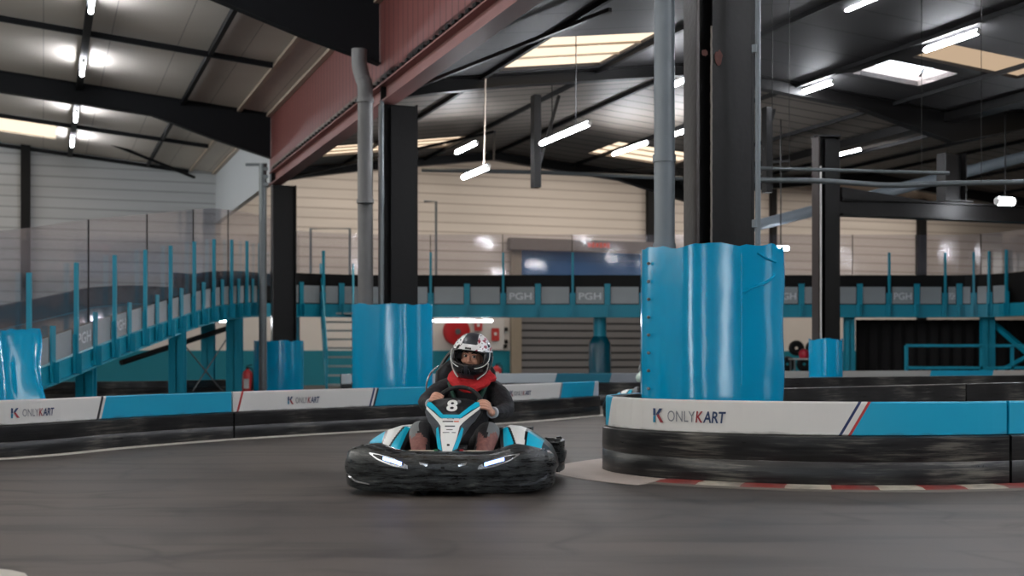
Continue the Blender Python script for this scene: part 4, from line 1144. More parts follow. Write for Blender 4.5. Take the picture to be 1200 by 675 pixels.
rh = mb.build('helmet', mat('pinkred', (196, 44, 66), .4), smooth=True); q = P(942, 416, 34.3); rh.location = (q.x, 34.3, 1.0 - .16)
tag(rh, 'small pinkish red helmet set on a white table by the small teal pad', 'helmet')
tb_ = thing('table', 'small white topped table half hidden by the small teal pad', 'table', (q.x + .1, 34.3, 0))
MB().box(q.x - .35, q.x + .55, 34.0, 34.6, .80, .84).build('tabletop', M_white, tb_)
for sx in (-.3, .5):
    for sy in (-.25, .25): MB().box(q.x + sx - .02, q.x + sx + .02, 34.3 + sy - .02, 34.3 + sy + .02, 0, .8).build('leg', M_galv, tb_)
# ------------------------------------------------------------------ the kart (local: x to the viewer's right, -y forwards, z up)
def scuffed_bumper():
    m = bpy.data.materials.new('scuffed_bumper_plastic'); m.use_nodes = True; nt = m.node_tree; b = nt.nodes['Principled BSDF']
    tc = nt.nodes.new('ShaderNodeTexCoord'); mp = nt.nodes.new('ShaderNodeMapping'); mp.inputs['Scale'].default_value = (2.2, 2.2, 16)
    nt.links.new(tc.outputs['Object'], mp.inputs[0])
    n = nt.nodes.new('ShaderNodeTexNoise'); n.inputs['Scale'].default_value = 3.5; n.inputs['Detail'].default_value = 9; n.inputs['Roughness'].default_value = .7
    nt.links.new(mp.outputs[0], n.inputs['Vector'])
    r = nt.nodes.new('ShaderNodeValToRGB'); el = r.color_ramp.elements
    el[0].position = .42; el[0].color = lin((18, 20, 22)); el[1].position = .78; el[1].color = lin((112, 116, 112)); e = el.new(.56); e.color = lin((38, 42, 44))
    nt.links.new(n.outputs['Fac'], r.inputs[0]); nt.links.new(r.outputs[0], b.inputs['Base Color'])
    rr = nt.nodes.new('ShaderNodeMapRange'); rr.inputs['From Min'].default_value = .4; rr.inputs['From Max'].default_value = .7; rr.inputs['To Min'].default_value = .2; rr.inputs['To Max'].default_value = .6
    nt.links.new(n.outputs['Fac'], rr.inputs['Value']); nt.links.new(rr.outputs[0], b.inputs['Roughness'])
    bp = nt.nodes.new('ShaderNodeBump'); bp.inputs['Strength'].default_value = .25; bp.inputs['Distance'].default_value = .003
    nt.links.new(n.outputs['Fac'], bp.inputs['Height']); nt.links.new(bp.outputs['Normal'], b.inputs['Normal'])
    return m
M_bump = scuffed_bumper()
M_kblack = mat('gloss_black_fairing', (20, 21, 24), .28)
M_kgrey = mat('dark_grey_fairing', (62, 66, 72), .4)
M_kteal = mat('bright_teal_sticker', (0, 180, 212), .3)
M_kwhite = mat('fairing_white', (236, 236, 232), .35)
M_chrome = mat('brushed_chrome', (190, 192, 196), .22, .9)
M_led = emat('blue_white_led', (120, 158, 255), 7.0)
M_seat = mat('black_seat', (26, 26, 28), .5)

def make_kart(label):
    K = thing('go_kart', label, 'go-kart', (0, 0, 0))
    plan = spline([Vector(p + (0,)) for p in ((-.685, .56), (-.71, .42), (-.70, .27), (-.645, .145), (-.53, .065), (-.38, .022), (-.19, .003), (0, 0), (.19, .003), (.38, .022), (.53, .065), (.645, .145), (.70, .27), (.71, .42), (.685, .56))], 6)
    def ztop(x): x = abs(x); return .298 + .05 * math.exp(-((x - .52) / .14) ** 2) - (.03 if x > .68 else 0)
    prof = [(-.07, 0), (-.010, 0), (.002, .04), (.010, .18), (.013, .335), (.004, .35), (.004, .37), (.014, .385), (.022, .55), (.018, .72), (.004, .90), (-.006, .965), (-.020, 1.0), (-.13, 1.0), (-.14, .9)]
    rings = []
    for i, p in enumerate(plan):
        t = (plan[min(i + 1, len(plan) - 1)] - plan[max(i - 1, 0)]).normalized(); o = t.cross(UPV)
        z0 = .03 + .02 * max(0, (abs(p.x) - .5) / .2) + (.012 if abs(p.x) < .2 else 0); z1 = ztop(p.x)
        rings.append([p + o * a + UPV * (z0 + (z1 - z0) * f) for a, f in prof])
    mb = MB(); mb.loft(rings, True, False, True); B = mb.build('front_bumper', M_bump, K, smooth=True)
    def surf(x, z, off=.0):
        best = min(range(len(plan) - 1), key=lambda i: 0 if plan[i].x <= x <= plan[i + 1].x else min(abs(plan[i].x - x), abs(plan[i + 1].x - x)))
        p, q = plan[best], plan[best + 1]; k = (x - p.x) / (q.x - p.x) if abs(q.x - p.x) > 1e-6 else 0
        r = p.lerp(q, min(1, max(0, k))); t = (q - p).normalized(); o = t.cross(UPV)
        z0 = .03; z1 = ztop(x); f = (z - z0) / (z1 - z0)
        a = prof[-1][0]
        for (a0, f0), (a1, f1) in zip(prof[1:], prof[2:]):
            if f0 <= f <= f1: a = a0 + (a1 - a0) * (f - f0) / max(1e-6, f1 - f0); break
        return Vector((r.x, r.y, 0)) + o * (a + off) + UPV * z
    def strip(top, bot, name, m, par, off=.004, n=10, th=.004):
        mb = MB(); rings = []
        def at(pl, t):
            t = t * (len(pl) - 1); i = min(int(t), len(pl) - 2); k = t - i
            return (pl[i][0] + (pl[i + 1][0] - pl[i][0]) * k, pl[i][1] + (pl[i + 1][1] - pl[i][1]) * k)
        for i in range(n + 1):
            a, b = at(top, i / n), at(bot, i / n)
            rings.append([surf(*a, -.004), surf(*a, off), surf(*b, off), surf(*b, -.004)])
        mb.loft(rings, True, False, True); return mb.build(name, m, par)
    for sg in (-1, 1):
        f = lambda pts: [(sg * x, z) for x, z in pts]
        # angular silver surround, black lens, led bar
        strip(f([(.235, .214), (.34, .262), (.44, .285), (.50, .293)]), f([(.232, .190), (.34, .208), (.44, .246), (.50, .286)]), 'headlight_frame', M_chrome, B, .003)
        strip(f([(.262, .226), (.34, .256), (.43, .279), (.472, .284)]), f([(.262, .214), (.34, .222), (.43, .252), (.472, .276)]), 'headlight_lens', M_kblack, B, .006)
        strip(f([(.275, .234), (.33, .249), (.40, .268)]), f([(.275, .214), (.33, .228), (.40, .248)]), 'headlight_led', M_led, B, .011)
        strip(f([(.10, .222), (.16, .236)]), f([(.105, .208), (.15, .218)]), 'air_intake_trim', M_chrome, B, .004)
        strip(f([(.50, .085), (.60, .10), (.675, .15)]), f([(.50, .077), (.60, .088), (.675, .128)]), 'lower_lip', M_chrome if sg < 0 else M_kgrey, B, .003)
    MB().obox(surf(.0, .2, .003), (.012, 0, 0), (0, .004, 0), (0, 0, .008)).build('bolt', M_blackmat, B)

    # steering fairing with the number
    cx = 0.0
    def N(a, b, off=0.0):
        y = .17 + .26 * b + 1.3 * a * a; z = .265 + .365 * b - .25 * a * a
        return Vector((a + .008 * b, y, z)) + Vector((0, -.82, .57)) * off
    half = [(0, -.01), (.045, .0), (.08, .22), (.10, .45), (.16, .62), (.195, .80), (.185, .93), (.14, 1.0), (.08, 1.03), (0, 1.04)]
    def sym(h): return h + [(-x, b) for x, b in h[::-1] if x != 0]
    def fill(polyh, name, m, off, par, th=.003, both=False, sgn=0):
        """dense conforming patch"""
        mb = MB()
        def one(pl):
            bm = bmesh.new(); vs = [bm.verts.new((a, b, 0)) for a, b in pl]
            for tri in tessellate_polygon([[Vector((a, b, 0)) for a, b in pl]]): bm.faces.new([vs[i] for i in tri])
            bmesh.ops.subdivide_edges(bm, edges=bm.edges[:], cuts=2, use_grid_fill=True)
            bm.verts.index_update()
            V1 = [N(v.co.x, v.co.y, off + th) for v in bm.verts]; V0 = [N(v.co.x, v.co.y, off - .002) for v in bm.verts]
            n = len(V1); F_ = [tuple(v.index for v in f.verts) for f in bm.faces]
            bd = [e for e in bm.edges if len(e.link_faces) == 1]
            mb.add(V1 + V0, F_ + [tuple(i + n for i in f[::-1]) for f in F_] + [(e.verts[0].index, e.verts[1].index, e.verts[1].index + n, e.verts[0].index + n) for e in bd]); bm.free()
        if both: one([(x, b) for x, b in polyh]); one([(-x, b) for x, b in polyh[::-1]])
        else: one(sym(polyh))
        return mb.build(name, m, par)
    fp = fill(half, 'number_fairing', M_kgrey, 0, K, th=.004)
    fill([(0, .64), (.06, .64), (.10, .76), (.165, .93), (.14, .99), (.08, 1.02), (0, 1.03)], 'black_field', M_kblack, .006, fp)
    fill([(0, .02), (.028, .03), (.055, .30), (.066, .52), (.09, .60), (.185, .84), (.19, .90), (.075, .66), (.0, .655)], 'white_panel', M_kwhite, .006, fp)
    fill([(0, .655), (.066, .655), (.13, .80), (.188, .90), (.18, .965), (.155, .955), (.11, .85), (.056, .715), (0, .715)], 'teal_chevron', M_kteal, .011, fp)
    fill([(.036, .08), (.068, .12), (.088, .34), (.094, .47), (.082, .50), (.062, .32)], 'teal_flash', M_kteal, .006, fp, both=True)
    tb = MB(); vs, fs, w_ = text2d('8', .118, .0035)
    tb.add([N((v.x - w_ / 2) * 1.3, .785 + v.y / .42, .013) for v in vs], fs); tb.build('race_number', M_kwhite, fp, recalc=False)
    for (b, w0, w1, m) in ((.585, -.055, .02, M_kblack), (.585, .024, .058, mat('orange_print', (220, 96, 50), .5)), (.50, -.035, .035, M_kgrey), (.44, -.022, .022, M_kblack), (.39, -.045, .045, M_kgrey)):
        mb = MB(); h_ = .02 if b > .45 else .012
        mb.add([N(w0, b, .0105), N(w1, b, .0105), N(w1, b + h_, .0105), N(w0, b + h_, .0105)], [(0, 1, 2, 3)]); mb.build('small_print', m, fp, recalc=False, solid=.001)
    c = N(.004, .17, .011); MB().obox(c, (.009, 0, 0), (0, .003, .003), (0, -.004, .005)).build('fixing_hole', M_kblack, fp)
    # side walls closing the fairing behind
    mb = MB(); rings = []
    for b in (0.0, .3, .6, .85, 1.0):
        hw = {0.0: .045, .3: .085, .6: .15, .85: .185, 1.0: .13}[b]
        f0, f1 = N(-hw, b, -.002), N(hw, b, -.002)
        rings.append([f0, f1, f1 + Vector((-.03, .09, -.03)), f0 + Vector((.03, .09, -.03))])
    mb.loft(rings, True, False, True); mb.build('fairing_back', M_kgrey, fp)

    # steering wheel
    sw = Vector((.03, .56, .575)); ax = Vector((0, -.86, .5)).normalized(); sx = Vector((1, 0, 0)); sy = ax.cross(sx).normalized()
    if sy.z < 0: sy = -sy
    SWR = .165
    def rim(a, r=SWR): return sw + sx * math.cos(a) * r + sy * math.sin(a) * r * .98
    mb = MB(); mb.tube([rim(2 * PI * k / 40) for k in range(40)], .0155, 10, closed=True); W_ = mb.build('steering_wheel', M_rubber, K, smooth=True)
    mb = MB()
    for a in (R(0), R(180), R(270)): mb.beam(sw, rim(a, SWR - .01), .03, .006, up=ax)
    mb.build('spokes', M_kblack, W_)
    MB().tube([sw, Vector((0, .25, .2))], .014, 10).build('steering_column', M_chrome, K)
    # chassis and floor
    mb = MB()
    for sg in (-1, 1):
        mb.tube(spline([(sg * .22, .10, .09), (sg * .24, .5, .07), (sg * .34, 1.0, .07), (sg * .34, 1.62, .1)], 5), .016, 8)
        mb.tube(spline([(sg * .30, .5, .08), (sg * .58, .56, .1), (sg * .6, 1.05, .1), (sg * .34, 1.1, .08)], 5), .012, 8)
    mb.tube([(-.22, .12, .09), (.22, .12, .09)], .014, 8); mb.tube([(-.34, 1.6, .1), (.34, 1.6, .1)], .016, 8); mb.tube([(-.5, .42, .13), (.5, .42, .13)], .016, 8); mb.tube([(-.52, 1.45, .14), (.52, 1.45, .14)], .02, 8)
    mb.build('chassis_tubes', M_kblack, K, smooth=True)
    MB().box(-.26, .26, .1, 1.0, .045, .052).build('floor_tray', M_galv, K)
    for sg, m in ((-1, mat('green_knob', (22, 110, 70), .4)), (1, M_red)):
        pd = MB(); pd.tube([(sg * .09, .27, .285), (sg * .275, .27, .285)], .009, 8); pdl = pd.build('pedal_bar', mat('cream_bar', (216, 206, 186), .4), K)
        MB().tube([(sg * .075, .27, .285), (sg * .10, .27, .285)], .016, 10).build('bar_end', m, pdl)
        MB().beam((sg * .14, .22, .06), (sg * .14, .16, .22), .06, .012).build('pedal', M_chrome, K)
    # wheels
    for (x, y, r, w) in ((-.53, .43, .13, .065), (.53, .43, .13, .065), (-.57, 1.45, .14, .095), (.57, 1.45, .14, .095)):
        prof = [(-w, r * .55), (-w, r * .86), (-w * .8, r * .97), (-w * .3, r), (w * .3, r), (w * .8, r * .97), (w, r * .86), (w, r * .55)]
        mb = MB(); rings = [[Vector((x + a, y + q * math.cos(2 * PI * j / 28), r + q * math.sin(2 * PI * j / 28))) for a, q in prof] for j in range(28)]
        mb.loft(rings, True, True, False); wh = mb.build('wheel', M_rubber, K, smooth=True)
        mb = MB(); mb.lathe((x, y, r), [(.02, -w * .9), (r * .5, -w), (r * .56, -w * .9), (r * .4, 0), (r * .56, w * .9), (r * .5, w), (.02, w * .9)], 20, axis='X'); mb.build('rim', M_galv, wh, smooth=True)
    # side pods with printed wedges
    for sg in (-1, 1):
        sec = [(.30, .13), (.30, .36), (.31, .41), (.36, .432), (.44, .425), (.52, .395), (.60, .345), (.665, .285), (.70, .21), (.705, .13), (.68, .08), (.34, .08)]
        n1 = 22
        dense = []
        for i in range(len(sec)):
            a, b = sec[i], sec[(i + 1) % len(sec)]
            for k in range(12): dense.append((a[0] + (b[0] - a[0]) * k / 12, a[1] + (b[1] - a[1]) * k / 12))
        rings = []; ys = [.30 + .9 * j / 110 for j in range(111)]
        for y in ys:
            f = min(1, (y - .28) / .38) ** .55; g = 1 - max(0, (y - .95) / .25) ** 2 * .35
            rings.append([Vector((sg * (.5 + (x - .5) * (.55 + .45 * f)), y, .08 + (z - .08) * f * g)) for x, z in dense])
        m_ = len(dense); mb = MB(); vs = [p for r in rings for p in r]; mb.add(vs, [])
        for j in range(len(rings) - 1):
            for k in range(m_):
                l = (k + 1) % m_; x, z = dense[k]; y = ys[j]; col = 0
                if z > .27 and .31 < x < .69 and y < .93:
                    a = (x - .31) / .36; b = (y - .30) / .6
                    c0 = .50 - .25 * b; wv = .03 + .20 * b
                    if abs(a - c0) < wv: col = 2
                    elif abs(a - c0) < wv + .05: col = 0
                    elif .06 < a < .86 and b > .04 and b < .85: col = 1
                mb.f.append([j * m_ + k, j * m_ + l, (j + 1) * m_ + l, (j + 1) * m_ + k]); mb.mi.append(col)
        mb.f.append(list(range(m_))); mb.mi.append(0); mb.f.append([(len(rings) - 1) * m_ + k for k in range(m_)][::-1]); mb.mi.append(0)
        mb.build('side_pod', [M_kblack, M_kteal, M_kwhite], K, smooth=True)
        # rear wheel guard with stepped ribs
        mb = MB()
        for (z0, z1, xo) in ((.07, .13, .70), (.15, .21, .715), (.23, .29, .70)):
            pts = spline([(sg * (xo - .03), 1.17, 0), (sg * xo, 1.30, 0), (sg * xo, 1.55, 0), (sg * (xo - .08), 1.70, 0), (sg * .3, 1.76, 0)], 5)
            rings = []
            for i, p in enumerate(pts):
                t = (pts[min(i + 1, len(pts) - 1)] - pts[max(i - 1, 0)]).normalized(); o = t.cross(UPV)
                rings.append([p + o * .03 + UPV * z0, p + o * .03 + UPV * z1, p - o * .03 + UPV * z1, p - o * .03 + UPV * z0])
            mb.loft(rings, True, False, True)
        for y in (1.28, 1.55): mb.box(sg * .69 - .02, sg * .69 + .02, y - .04, y + .04, .06, .31)
        mb.build('rear_guard', M_bump, K)
    MB().box(-.32, .32, 1.72, 1.79, .08, .28).build('rear_bumper', M_bump, K, bevel=.02)
    # engine to the side of the seat
    mb = MB(); mb.box(.26, .50, 1.16, 1.40, .12, .40); 
    for k in range(6): mb.box(.25, .51, 1.15, 1.41, .16 + k * .035, .172 + k * .035)
    mb.build('engine', mat('engine_grey', (70, 70, 72), .5, .4), K, bevel=.006)
    # bucket seat and hoop
    rings = []
    for k, (y, z, w) in enumerate(((.72, .10, .15), (.80, .06, .19), (1.02, .06, .20), (1.17, .14, .21), (1.25, .30, .22), (1.31, .52, .23), (1.34, .72, .22), (1.35, .82, .18), (1.35, .86, .12))):
        ring = []
        for i in range(17):
            a = -1 + 2 * i / 16; lift = abs(a) ** 3
            d_ = Vector((0, -.14, .10)) if k > 3 else Vector((0, 0, .17)); ring.append(Vector((a * w, y, z)) + d_ * lift * (1 if k < 7 else .5))
        rings.append(ring)
    mb = MB(); mb.loft(rings, False, False, False); mb.build('seat', M_seat, K, smooth=True, solid=.018)
    mb = MB(); mb.tube(spline([(-.23, 1.40, .30), (-.25, 1.40, .70), (-.20, 1.39, .88), (-.10, 1.38, .99), (.02, 1.38, 1.0), (.12, 1.38, .90), (.16, 1.39, .7), (.18, 1.40, .30)], 6), .015, 8); mb.build('roll_hoop', M_kblack, K, smooth=True)
    MB().tube(spline([(-.285, 1.24, .55), (-.30, 1.2, .70), (-.27, 1.2, .80), (-.22, 1.26, .86)], 5), .007, 8).build('seat_trim', M_chrome, K)
    return K, rim, sw, sx, sy, ax, SWR

kart, rim, sw, sx, sy, ax, SWR = make_kart('black, teal and white go-kart with number 8 and lit blue-white headlights in the foreground')

# ------------------------------------------------------------------ driver
def skin(nodes, edges, sub=2):
    me = bpy.data.meshes.new('sk'); me.from_pydata([n[:3] for n in nodes], edges, [])
    o = bpy.data.objects.new('sk', me); COL.objects.link(o)
    o.modifiers.new('s', 'SKIN'); 
    for i, n in enumerate(nodes):
        r = n[3]; r = r if isinstance(r, tuple) else (r, r)
        me.skin_vertices[0].data[i].radius = r; me.skin_vertices[0].data[i].use_root = (i == 0)
    o.modifiers['s'].use_smooth_shade = True
    md = o.modifiers.new('b', 'SUBSURF'); md.levels = sub
    dg = bpy.context.evaluated_depsgraph_get(); dg.update()
    ev = bpy.data.meshes.new_from_object(o.evaluated_get(dg))
    vs = [v.co.copy() for v in ev.vertices]; fs = [tuple(p.vertices) for p in ev.polygons]
    bpy.data.objects.remove(o); bpy.data.meshes.remove(me); bpy.data.meshes.remove(ev)
    return vs, fs
def ellipsoid(mb, c, r, nu=24, nv=16, M=None, f=None):
    rings = []
    for i in range(1, nv):
        th = PI * i / nv
        rings.append([Vector((r[0] * math.sin(th) * math.cos(2 * PI * k / nu), r[1] * math.sin(th) * math.sin(2 * PI * k / nu), r[2] * math.cos(th))) for k in range(nu)])
    if f: rings = [[f(p) for p in rg] for rg in rings]
    if M: rings = [[M @ p for p in rg] for rg in rings]
    rings = [[p + Vector(c) for p in rg] for rg in rings]
    mb.loft(rings, True, False, True)
def remeshed(mb, voxel, name, m, parent, smooth_it=4):
    me = bpy.data.meshes.new('rm'); me.from_pydata([tuple(v) for v in mb.v], [], mb.f)
    bm = bmesh.new(); bm.from_mesh(me); bmesh.ops.recalc_face_normals(bm, faces=bm.faces); bm.to_mesh(me); bm.free()
    o = bpy.data.objects.new('rm', me); COL.objects.link(o)
    md = o.modifiers.new('r', 'REMESH'); md.mode = 'VOXEL'; md.voxel_size = voxel; md.use_smooth_shade = True
    ms = o.modifiers.new('s', 'SMOOTH'); ms.iterations = smooth_it; ms.factor = .5
    dg = bpy.context.evaluated_depsgraph_get(); dg.update()
    ev = bpy.data.meshes.new_from_object(o.evaluated_get(dg))
    bm = bmesh.new(); bm.from_mesh(ev); bm.verts.ensure_lookup_table(); seen = set(); comps = []
    for v0 in bm.verts:
        if v0.index in seen: continue
        st_ = [v0]; seen.add(v0.index); cp = []
        while st_:
            v = st_.pop(); cp.append(v)
            for e in v.link_edges:
                w = e.other_vert(v)
                if w.index not in seen: seen.add(w.index); st_.append(w)
        comps.append(cp)
    comps.sort(key=len, reverse=True); print('COMPS', [len(c) for c in comps[:8]], [tuple(round(x, 2) for x in c[0].co) for c in comps[:6]])
    bmesh.ops.delete(bm, geom=[v for c in comps[1:] if len(c) < 2500 for v in c], context='VERTS'); bm.to_mesh(ev); bm.free()
    out = MB(); out.add([v.co.copy() for v in ev.vertices], [tuple(p.vertices) for p in ev.polygons])
    bpy.data.objects.remove(o); bpy.data.meshes.remove(me); bpy.data.meshes.remove(ev)
    return out

HEAD = Vector((.075, 1.00, .925))
TILT = Matrix.Rotation(R(7), 3, 'Y') @ Matrix.Rotation(R(-6), 3, 'Z')
aL, aR = R(158), R(2)            # where the hands hold the rim
HL, HR = rim(aL), rim(aR)

def make_hand(mb, c, a, sg, wrist):
    """c rim point, a its angle; fingers wrap over the front (towards ax) and curl inwards"""
    out = (sx * math.cos(a) + sy * math.sin(a)).normalized(); tan = (-sx * math.sin(a) + sy * math.cos(a)).normalized() * (1 if sg > 0 else -1)
    if tan.z < 0: tan = -tan
    fr_ = ax
    for k, (off, ln) in enumerate(((.030, .93), (.0105, 1.0), (-.009, .96), (-.028, .80))):
        b = c + tan * off
        kn = b + out * .040 + fr_ * .012
        p1 = b + out * .022 + fr_ * (.030 * ln + .003); p2 = b - out * .010 * ln + fr_ * .031; p3 = b - out * .028 * ln + fr_ * .012; p4 = b - out * .026 * ln - fr_ * .006
        pal = b + out * .055 - fr_ * .008 - tan * off * .2
        mb.tube(spline([pal, kn, p1, p2, p3, p4], 4), [.010] * 5 + [.0098] * 6 + [.0088] * 6 + [.0078] * 3 + [.006], 10)
        ellipsoid(mb, kn, (.0105, .0105, .0105), 10, 8)
    # palm, as a flattened loft from the knuckles to the wrist
    wd = (wrist - c); 
    k0 = c + out * .045 + fr_ * .004; rings = []
    for t, w, h in ((-.08, .034, .009), (0, .040, .012), (.35, .041, .016), (.7, .034, .018), (1.0, .027, .019), (1.15, .026, .02)):
        q = k0.lerp(wrist, t); dirn = (wrist - k0).normalized(); u = tan - dirn * tan.dot(dirn); u.normalize(); v = dirn.cross(u)
        rings.append([q + u * w * math.cos(2 * PI * j / 16) + v * h * math.sin(2 * PI * j / 16) for j in range(16)])
    mb.loft(rings, True, False, True)
    # thumb leaves the side of the palm and lies along the rim
    t0 = k0.lerp(wrist, .62) + tan * .024; 
    mb.tube(spline([t0, c + tan * .048 + out * .030 - fr_ * .018, c + tan * .050 - out * .002 - fr_ * .022, c + tan * .044 - out * .024 - fr_ * .008], 5), [.013] * 4 + [.012] * 4 + [.0108] * 4 + [.009] * 3 + [.0065], 10)

def make_driver(label):
    D = thing('person', label, 'person', (0, 0.9, .1))
    WL = HL + Vector((-.055, .075, -.035)); WR = HR + Vector((.060, .07, -.045))
    b = [(.0, 1.04, .20, (.155, .115)), (.01, 1.10, .36, (.145, .105)), (.03, 1.14, .54, (.16, .11)), (.04, 1.13, .66, (.15, .10)), (.055, 1.08, .76, .058), (.07, 1.04, .85, .055),
         (-.10, 1.12, .70, .075), (-.165, 1.08, .685, .062), (-.265, .90, .59, .052), tuple(WL) + (.03,),
         (.19, 1.12, .70, .075), (.255, 1.08, .675, .062), (.345, .90, .535, .054), tuple(WR) + (.03,),
         (-.10, .98, .17, .09), (-.19, .74, .33, .078), (-.255, .58, .425, .072), (-.21, .40, .25, .052), (-.15, .24, .13, .042), (-.15, .14, .20, .036),
         (.10, .98, .17, .09), (.185, .74, .33, .078), (.25, .58, .415, .072), (.21, .40, .25, .052), (.15, .24, .13, .042), (.15, .14, .20, .036)]
    eb = [(0, 1), (1, 2), (2, 3), (3, 4), (4, 5), (3, 6), (6, 7), (7, 8), (8, 9), (3, 10), (10, 11), (11, 12), (12, 13), (0, 14), (14, 15), (15, 16), (16, 17), (17, 18), (18, 19), (0, 20), (20, 21), (21, 22), (22, 23), (23, 24), (24, 25)]
    thin = [n[:3] + (((n[3][0] * .86, n[3][1] * .86) if isinstance(n[3], tuple) else n[3] * .86),) for n in b]
    vs, fs = skin(thin, eb); mb = MB(); mb.add(vs, fs)
    # head with brow, nose, cheeks, chin and ears
    def place(p): return TILT @ Vector(p) + HEAD
    def head_f(p):
        q = p.copy()
        if q.z < -.02: q.x *= 1 - .25 * min(1, (-.02 - q.z) / .09)
        return q
    ellipsoid(mb, HEAD, (.076, .094, .112), 40, 28, TILT, head_f)
    ellipsoid(mb, place((0, -.097, -.012)), (.010, .015, .030), 12, 10, TILT); ellipsoid(mb, place((0, -.106, -.030)), (.0155, .013, .011), 12, 10, TILT)
    for s in (-1, 1):
        ellipsoid(mb, place((s * .032, -.083, .028)), (.026, .012, .008), 12, 10, TILT)
        ellipsoid(mb, place((s * .040, -.072, -.028)), (.024, .018, .020), 12, 10, TILT)
        ellipsoid(mb, place((s * .078, .0, -.005)), (.007, .018, .030), 12, 10, TILT)
    ellipsoid(mb, place((0, -.083, -.058)), (.025, .012, .007), 12, 8, TILT); ellipsoid(mb, place((0, -.076, -.092)), (.022, .018, .014), 12, 8, TILT)
    mb.tube([Vector((.04, 1.12, .66)), Vector((.055, 1.08, .76)), Vector((.07, 1.03, .85)), HEAD], [.07, .055, .055, .05], 14)
    make_hand(mb, HL, aL, -1, WL); make_hand(mb, HR, aR, 1, WR)
    for w_, e_ in ((WL, Vector((-.265, .90, .59))), (WR, Vector((.345, .90, .535)))): mb.tube([w_.lerp(HL if w_ is WL else HR, .15), w_, w_.lerp(e_, .5), e_, Vector((-.14 if w_ is WL else .22, 1.10, .68)), Vector((.03, 1.13, .64))], [.022, .026, .034, .04, .05, .06], 12)
    body = remeshed(mb, .0036, 'body', None, None, 2)
    M_skin = mat('skin', (206, 152, 128), .5, var=.1, vscale=12)
    BO = body.build('body', M_skin, D, smooth=True)
    for s in (-1, 1):
        mb = MB(); ellipsoid(mb, place((s * .031, -.083, .008)), (.0165, .011, .0105), 16, 12, TILT); ey = mb.build('eye', mat('eye_white', (206, 200, 194), .25), D, smooth=True)
        mb = MB(); ellipsoid(mb, place((s * .031 + .003, -.0925, .008)), (.0082, .0032, .0082), 12, 8, TILT); mb.build('iris', mat('dark_iris', (24, 16, 12), .2), ey, smooth=True)
        mb = MB(); mb.tube([place((s * .012, -.0955, .030)), place((s * .030, -.0975, .037)), place((s * .052, -.086, .031))], [.004, .005, .0025], 8); mb.build('eyebrow', mat('dark_hair', (40, 28, 22), .8), D, smooth=True)
        mb = MB(); mb.tube([place((s * .014, -.090, .012)), place((s * .031, -.0965, .021)), place((s * .049, -.086, .012))], [.0025, .0035, .0025], 8); mb.build('eyelid', mat('eyelid_skin', (150, 102, 84), .6), ey, smooth=True)
    # jacket
    jn = [b[i] for i in range(14)]; je = [e for e in eb if e[0] < 14 and e[1] < 14 and e not in ((4, 5),)]
    jn = [list(n) for n in jn]; jn.pop(5)
    remap = {i: (i if i < 5 else i - 1) for i in range(14)}
    je = [(remap[a], remap[c_]) for a, c_ in je]
    def fat(n, k, add): r = n[3]; return (n[0], n[1], n[2], (r[0] * k + add, r[1] * k + add) if isinstance(r, tuple) else r * k + add)
    jn = [fat(n, 1.04, .014) for n in jn]
    # sleeves stop at the wrists
    for idx, hand in ((8, HL), (12, HR)):
        n = jn[idx]; e = Vector(jn[idx - 1][:3]); w_ = Vector(n[:3]); q = e.lerp(w_, .93); jn[idx] = (q.x, q.y, q.z, .036)
    vs, fs = skin(jn, je); mb = MB(); mb.add(vs, fs)
    # collar pad and creases
    for v in mb.v:
        nn = noise.noise(v * 9) * .012 + (1 - abs(noise.noise(Vector((v.x * 16, v.y * 16, v.z * 30)))) * 3) * .006
        c = Vector((.03, 1.1, v.z)); d_ = (v - c); d_.normalize(); v += d_ * nn
    M_jk = mat('black_jacket', (22, 21, 26), .7, var=.25, vscale=14, bump=1.0, bscale=11)
    J = mb.build('jacket', M_jk, D, smooth=True)
    for (w_, e) in ((WL, Vector((-.265, .90, .59))), (WR, Vector((.345, .90, .535)))):
        q0 = w_.lerp(e, .03); q1 = w_.lerp(e, .14); mb = MB(); mb.tube([q0, q1], .041, 18); 
        mb.build('cuff', mat('pale_cuff', (184, 190, 196), .4), J, smooth=True)
    # dark green straps across the chest
    mb = MB(); mb.tube(spline([(-.10, 1.03, .74), (-.07, .99, .66), (-.03, .98, .55)], 4), .016, 8); mb.tube(spline([(.18, 1.03, .73), (.15, .99, .66), (.10, .98, .55)], 4), .016, 8); mb.build('chest_strap', mat('green_strap', (22, 70, 56), .6), J, smooth=True)
    # trousers
    idx = [0, 14, 15, 16, 17, 18, 20, 21, 22, 23, 24]
    tn = [fat(b[i], 1.05, .012) for i in idx]; te = [(0, 1), (1, 2), (2, 3), (3, 4), (4, 5), (0, 6), (6, 7), (7, 8), (8, 9), (9, 10)]
    vs, fs = skin(tn, te, 3); mb = MB(); mb.add(vs, fs)
    for v in mb.v: v += Vector((noise.noise(v * 12), noise.noise(v * 12 + Vector((5, 0, 0))), 0)) * .006
    mis = []
    for f in mb.f:
        c = sum((mb.v[i] for i in f), Vector()) / len(f); s = -1 if c.x < 0 else 1; ax_ = abs(c.x)
        m_i = 0
        if c.y < .72 and c.z > .12:
            kx, ky, kz_ = .235, .58, .39
            if ax_ > .243 and c.z > .24: m_i = 1
            if c.z < .385 - .02 * math.sin(c.x * 60) and c.y < .53 and ax_ > .175: m_i = 2
        mis.append(m_i)
    mb.mi = mis
    M_print = mat('reddish_brown_print', (134, 88, 82), .7, var=.55, vscale=38)
    mb.build('trousers', [mat('black_trousers', (27, 26, 29), .7, var=.2, vscale=9, bump=.3, bscale=30), mat('grey_side_panel', (112, 116, 118), .6), M_print], D, smooth=True)
